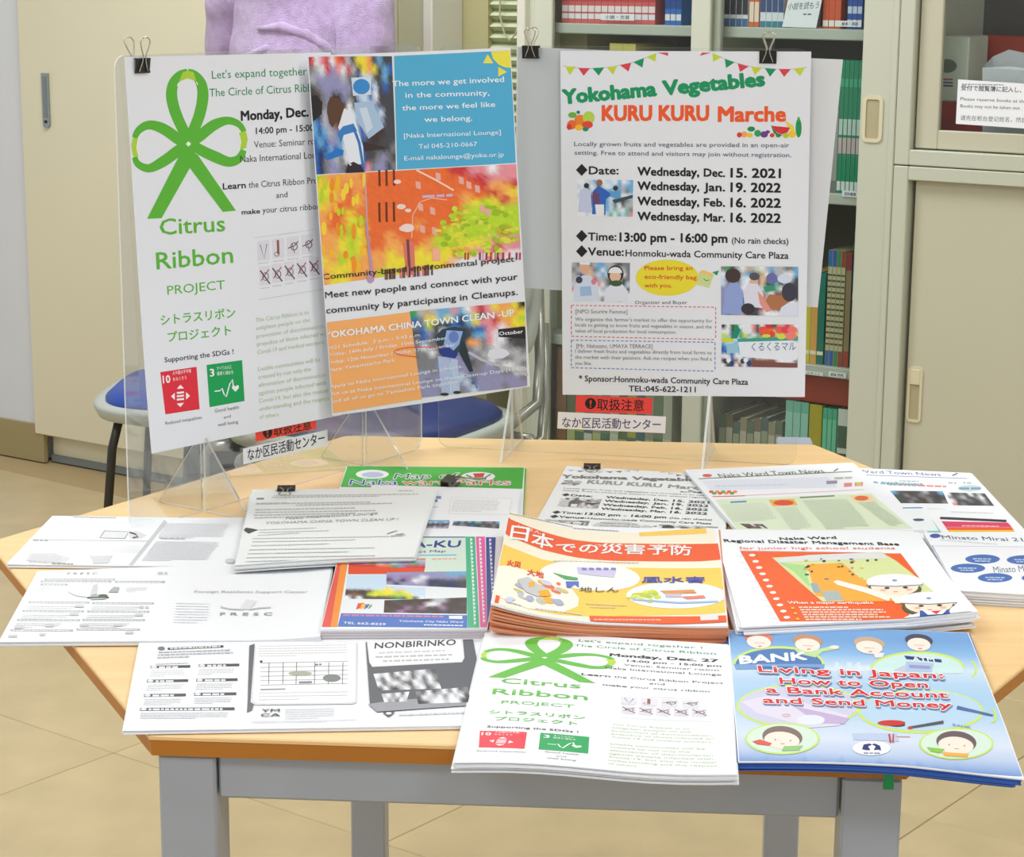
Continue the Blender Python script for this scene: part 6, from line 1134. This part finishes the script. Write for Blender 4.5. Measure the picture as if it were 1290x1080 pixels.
for k in range(26): x = 470+5.5*k; h = q.uniform(8, 38); A.quad('cover_print', [(x, 248-h), (x+5, 248-h), (x+6, 250), (x, 250)], (214, 228, 244), 1)
for k in range(14): x = 600+3.5*k; A.quad('cover_print', [(x, 225+k % 3*5), (x+3, 225+k % 3*5), (x+3, 252), (x, 252)], (226, 236, 248), 1)
YG2 = (206, 230, 110)
A.ell('cover_print', 268, 222, 190, 74, YG2, 1, a0=180, a1=360, n=40); A.ell('cover_print', 268, 224, 180, 66, (76, 122, 184), 2, a0=180, a1=360, n=40); A.poly('cover_print', [(80, 224), (460, 224), (455, 246), (90, 246)], (120, 160, 210), 2)
A.text('lettering', 'BANK', 108, 222, 385, 204, 32, WH, .06, 4); A.quad('cover_print', [(190, 232), (440, 238), (440, 246), (190, 242)], (60, 110, 170), 3)
A.ell('cover_print', 848, 240, 195, 70, YG2, 1, a0=180, a1=360, n=40); A.ell('cover_print', 848, 242, 186, 62, (202, 230, 230), 2, a0=180, a1=360, n=40); A.poly('cover_print', [(655, 240), (1040, 240), (1035, 262), (670, 262)], (206, 232, 234), 2)
A.quad('cover_print', [(790, 188), (945, 204), (948, 217), (800, 203)], (36, 56, 130), 3); A.text('lettering', 'ATM', 828, 212, 918, 214, 18, WH, .03, 5); A.poly('cover_print', [(800, 212), (915, 220), (905, 258), (790, 256)], (176, 196, 226), 3); A.poly('cover_print', [(810, 226), (900, 232), (898, 244), (812, 240)], (150, 150, 200), 4); A.poly('cover_print', [(745, 250), (800, 225), (795, 258)], (196, 200, 220), 3); A.ring('cover_print', 1065, 245, 26, 32, 8, YG2, 2, a0=280, a1=440)
for x, y, hc, w_ in ((185, 128, (214, 120, 100), 60), (388, 140, (196, 140, 100), 62), (645, 150, (200, 168, 140), 66), (852, 138, (70, 66, 84), 58)):
    A.ell('cover_print', x, y-14, w_, 26, hc, 3, n=22, rot=6); A.ell('cover_print', x, y+4, w_*.85, 27, (246, 230, 220), 4, n=22, rot=6); A.greek('cover_print', x-20, y+8, x+24, y+10, 2.5, (190, 140, 130), 6); A.ell('cover_print', x+5, y+22, 9, 3, (230, 140, 130), 5, n=10)
A.poly('cover_print', [(330, 158), (420, 165), (480, 150), (518, 150), (520, 160), (450, 172), (420, 196), (350, 180)], (190, 220, 160), 3); A.ell('cover_print', 500, 153, 20, 7, (246, 230, 220), 4); A.poly('cover_print', [(660, 175), (710, 178), (700, 196), (670, 198)], (240, 226, 226), 4)
A.ell('cover_print', 350, 398, 258, 92, YG2, 1, n=48); A.ell('cover_print', 350, 397, 248, 84, (206, 206, 232), 2, n=48); A.poly('cover_print', [(110, 380), (250, 350), (560, 440), (520, 480), (400, 490), (180, 430)], (224, 218, 236), 3); A.poly('cover_print', [(330, 400), (560, 450), (540, 474), (430, 470)], (196, 176, 216), 4); A.ell('cover_print', 400, 458, 60, 22, (226, 232, 244), 5); A.ring('cover_print', 300, 438, 16, 5, 3, (236, 170, 190), 5)
A.ell('cover_print', 860, 420, 262, 92, YG2, 1, n=48); A.ell('cover_print', 860, 417, 252, 84, (186, 214, 238), 2, n=48); A.line('cover_print', [(1010, 405), (1160, 438)], [16, 8], (80, 110, 170), 4); A.ring('cover_print', 1150, 440, 22, 28, 8, YG2, 3, a0=280, a1=440)
A.ell('cover_print', 738, 470, 58, 12, (206, 50, 50), 5, n=20); A.ell('cover_print', 762, 478, 34, 8, (70, 60, 70), 4, n=16); A.line('cover_print', [(808, 490), (955, 466)], [10, 14], (84, 84, 92), 4); A.ell('cover_print', 816, 491, 12, 5, (210, 60, 50), 5); A.text('lettering', 'BANK', 995, 482, 1072, 494, 10, (110, 140, 190), .0, 5)
A.quad('cover_print', [(575, 512), (760, 512), (770, 546), (580, 540)], (190, 204, 232), 2); A.line('cover_print', [(728, 515), (734, 552)], 8, (196, 70, 84), 4); A.line('cover_print', [(746, 515), (744, 552)], 6, (196, 70, 84), 4); A.line('cover_print', [(755, 526), (815, 527)], 3, (226, 160, 140), 4)
for x, y, hc, sh_ in ((283, 535, (130, 110, 104), (220, 100, 100)), (1008, 556, (110, 90, 96), (240, 176, 80))):
    A.ell('cover_print', x, y, 155, 66, YG2, 3, n=40); A.ell('cover_print', x, y, 147, 60, (214, 234, 220), 4, n=40)
    A.ell('cover_print', x, y-6, 84, 46, hc, 5, n=28, rot=5); A.ell('cover_print', x-2, y+8, 74, 36, (248, 232, 220), 6, n=28, rot=5); A.ell('cover_print', x-30, y+6, 3, 2.5, (70, 60, 60), 8, n=8); A.ell('cover_print', x+34, y+10, 3, 2.5, (70, 60, 60), 8, n=8); A.line('cover_print', [(x-8, y+22), (x+10, y+23)], 2, (210, 110, 100), 8)
A.poly('cover_print', [(158, 548), (190, 540), (240, 556), (230, 566), (180, 560)], (224, 90, 84), 8); A.poly('cover_print', [(885, 572), (960, 580), (940, 598), (900, 590)], (140, 200, 80), 8); A.poly('cover_print', [(945, 592), (1060, 600), (1055, 614), (960, 608)], (246, 176, 80), 8); A.poly('cover_print', [(290, 568), (370, 566), (350, 586), (280, 588)], (150, 200, 130), 8)
A.ell('emblem', 655, 575, 79, 30, (246, 248, 252), 4, n=36); A.poly('emblem', [(615, 580), (622, 560), (648, 556), (656, 562), (640, 568), (650, 584), (632, 584)], (36, 50, 120), 6); A.poly('emblem', [(695, 586), (690, 566), (668, 556), (656, 560), (672, 568), (664, 584), (682, 582)], (36, 50, 120), 6); A.greek('emblem', 622, 599, 690, 600, 6, (90, 110, 150), 6)
RD3 = (214, 36, 46)
for t_, x0, y0, x1, y1 in (('Living in Japan:', 186, 258, 955, 286), ('How to Open', 275, 308, 890, 325), ('a Bank Account', 218, 345, 975, 368), ('and Send Money', 205, 388, 990, 410)):
    A.text('headline', t_, x0+3, y0+5, x1+3, y1+5, 27, (120, 140, 180), .115, 6); A.text('headline', t_, x0, y0, x1, y1, 27, WH, .11, 8); A.text('headline', t_, x0, y0, x1, y1, 26, RD3, .038, 10)
put_art(top, s, A, off=.0002, step=.00008)

bake_texts()
for p in PENDING: build_art(*p)
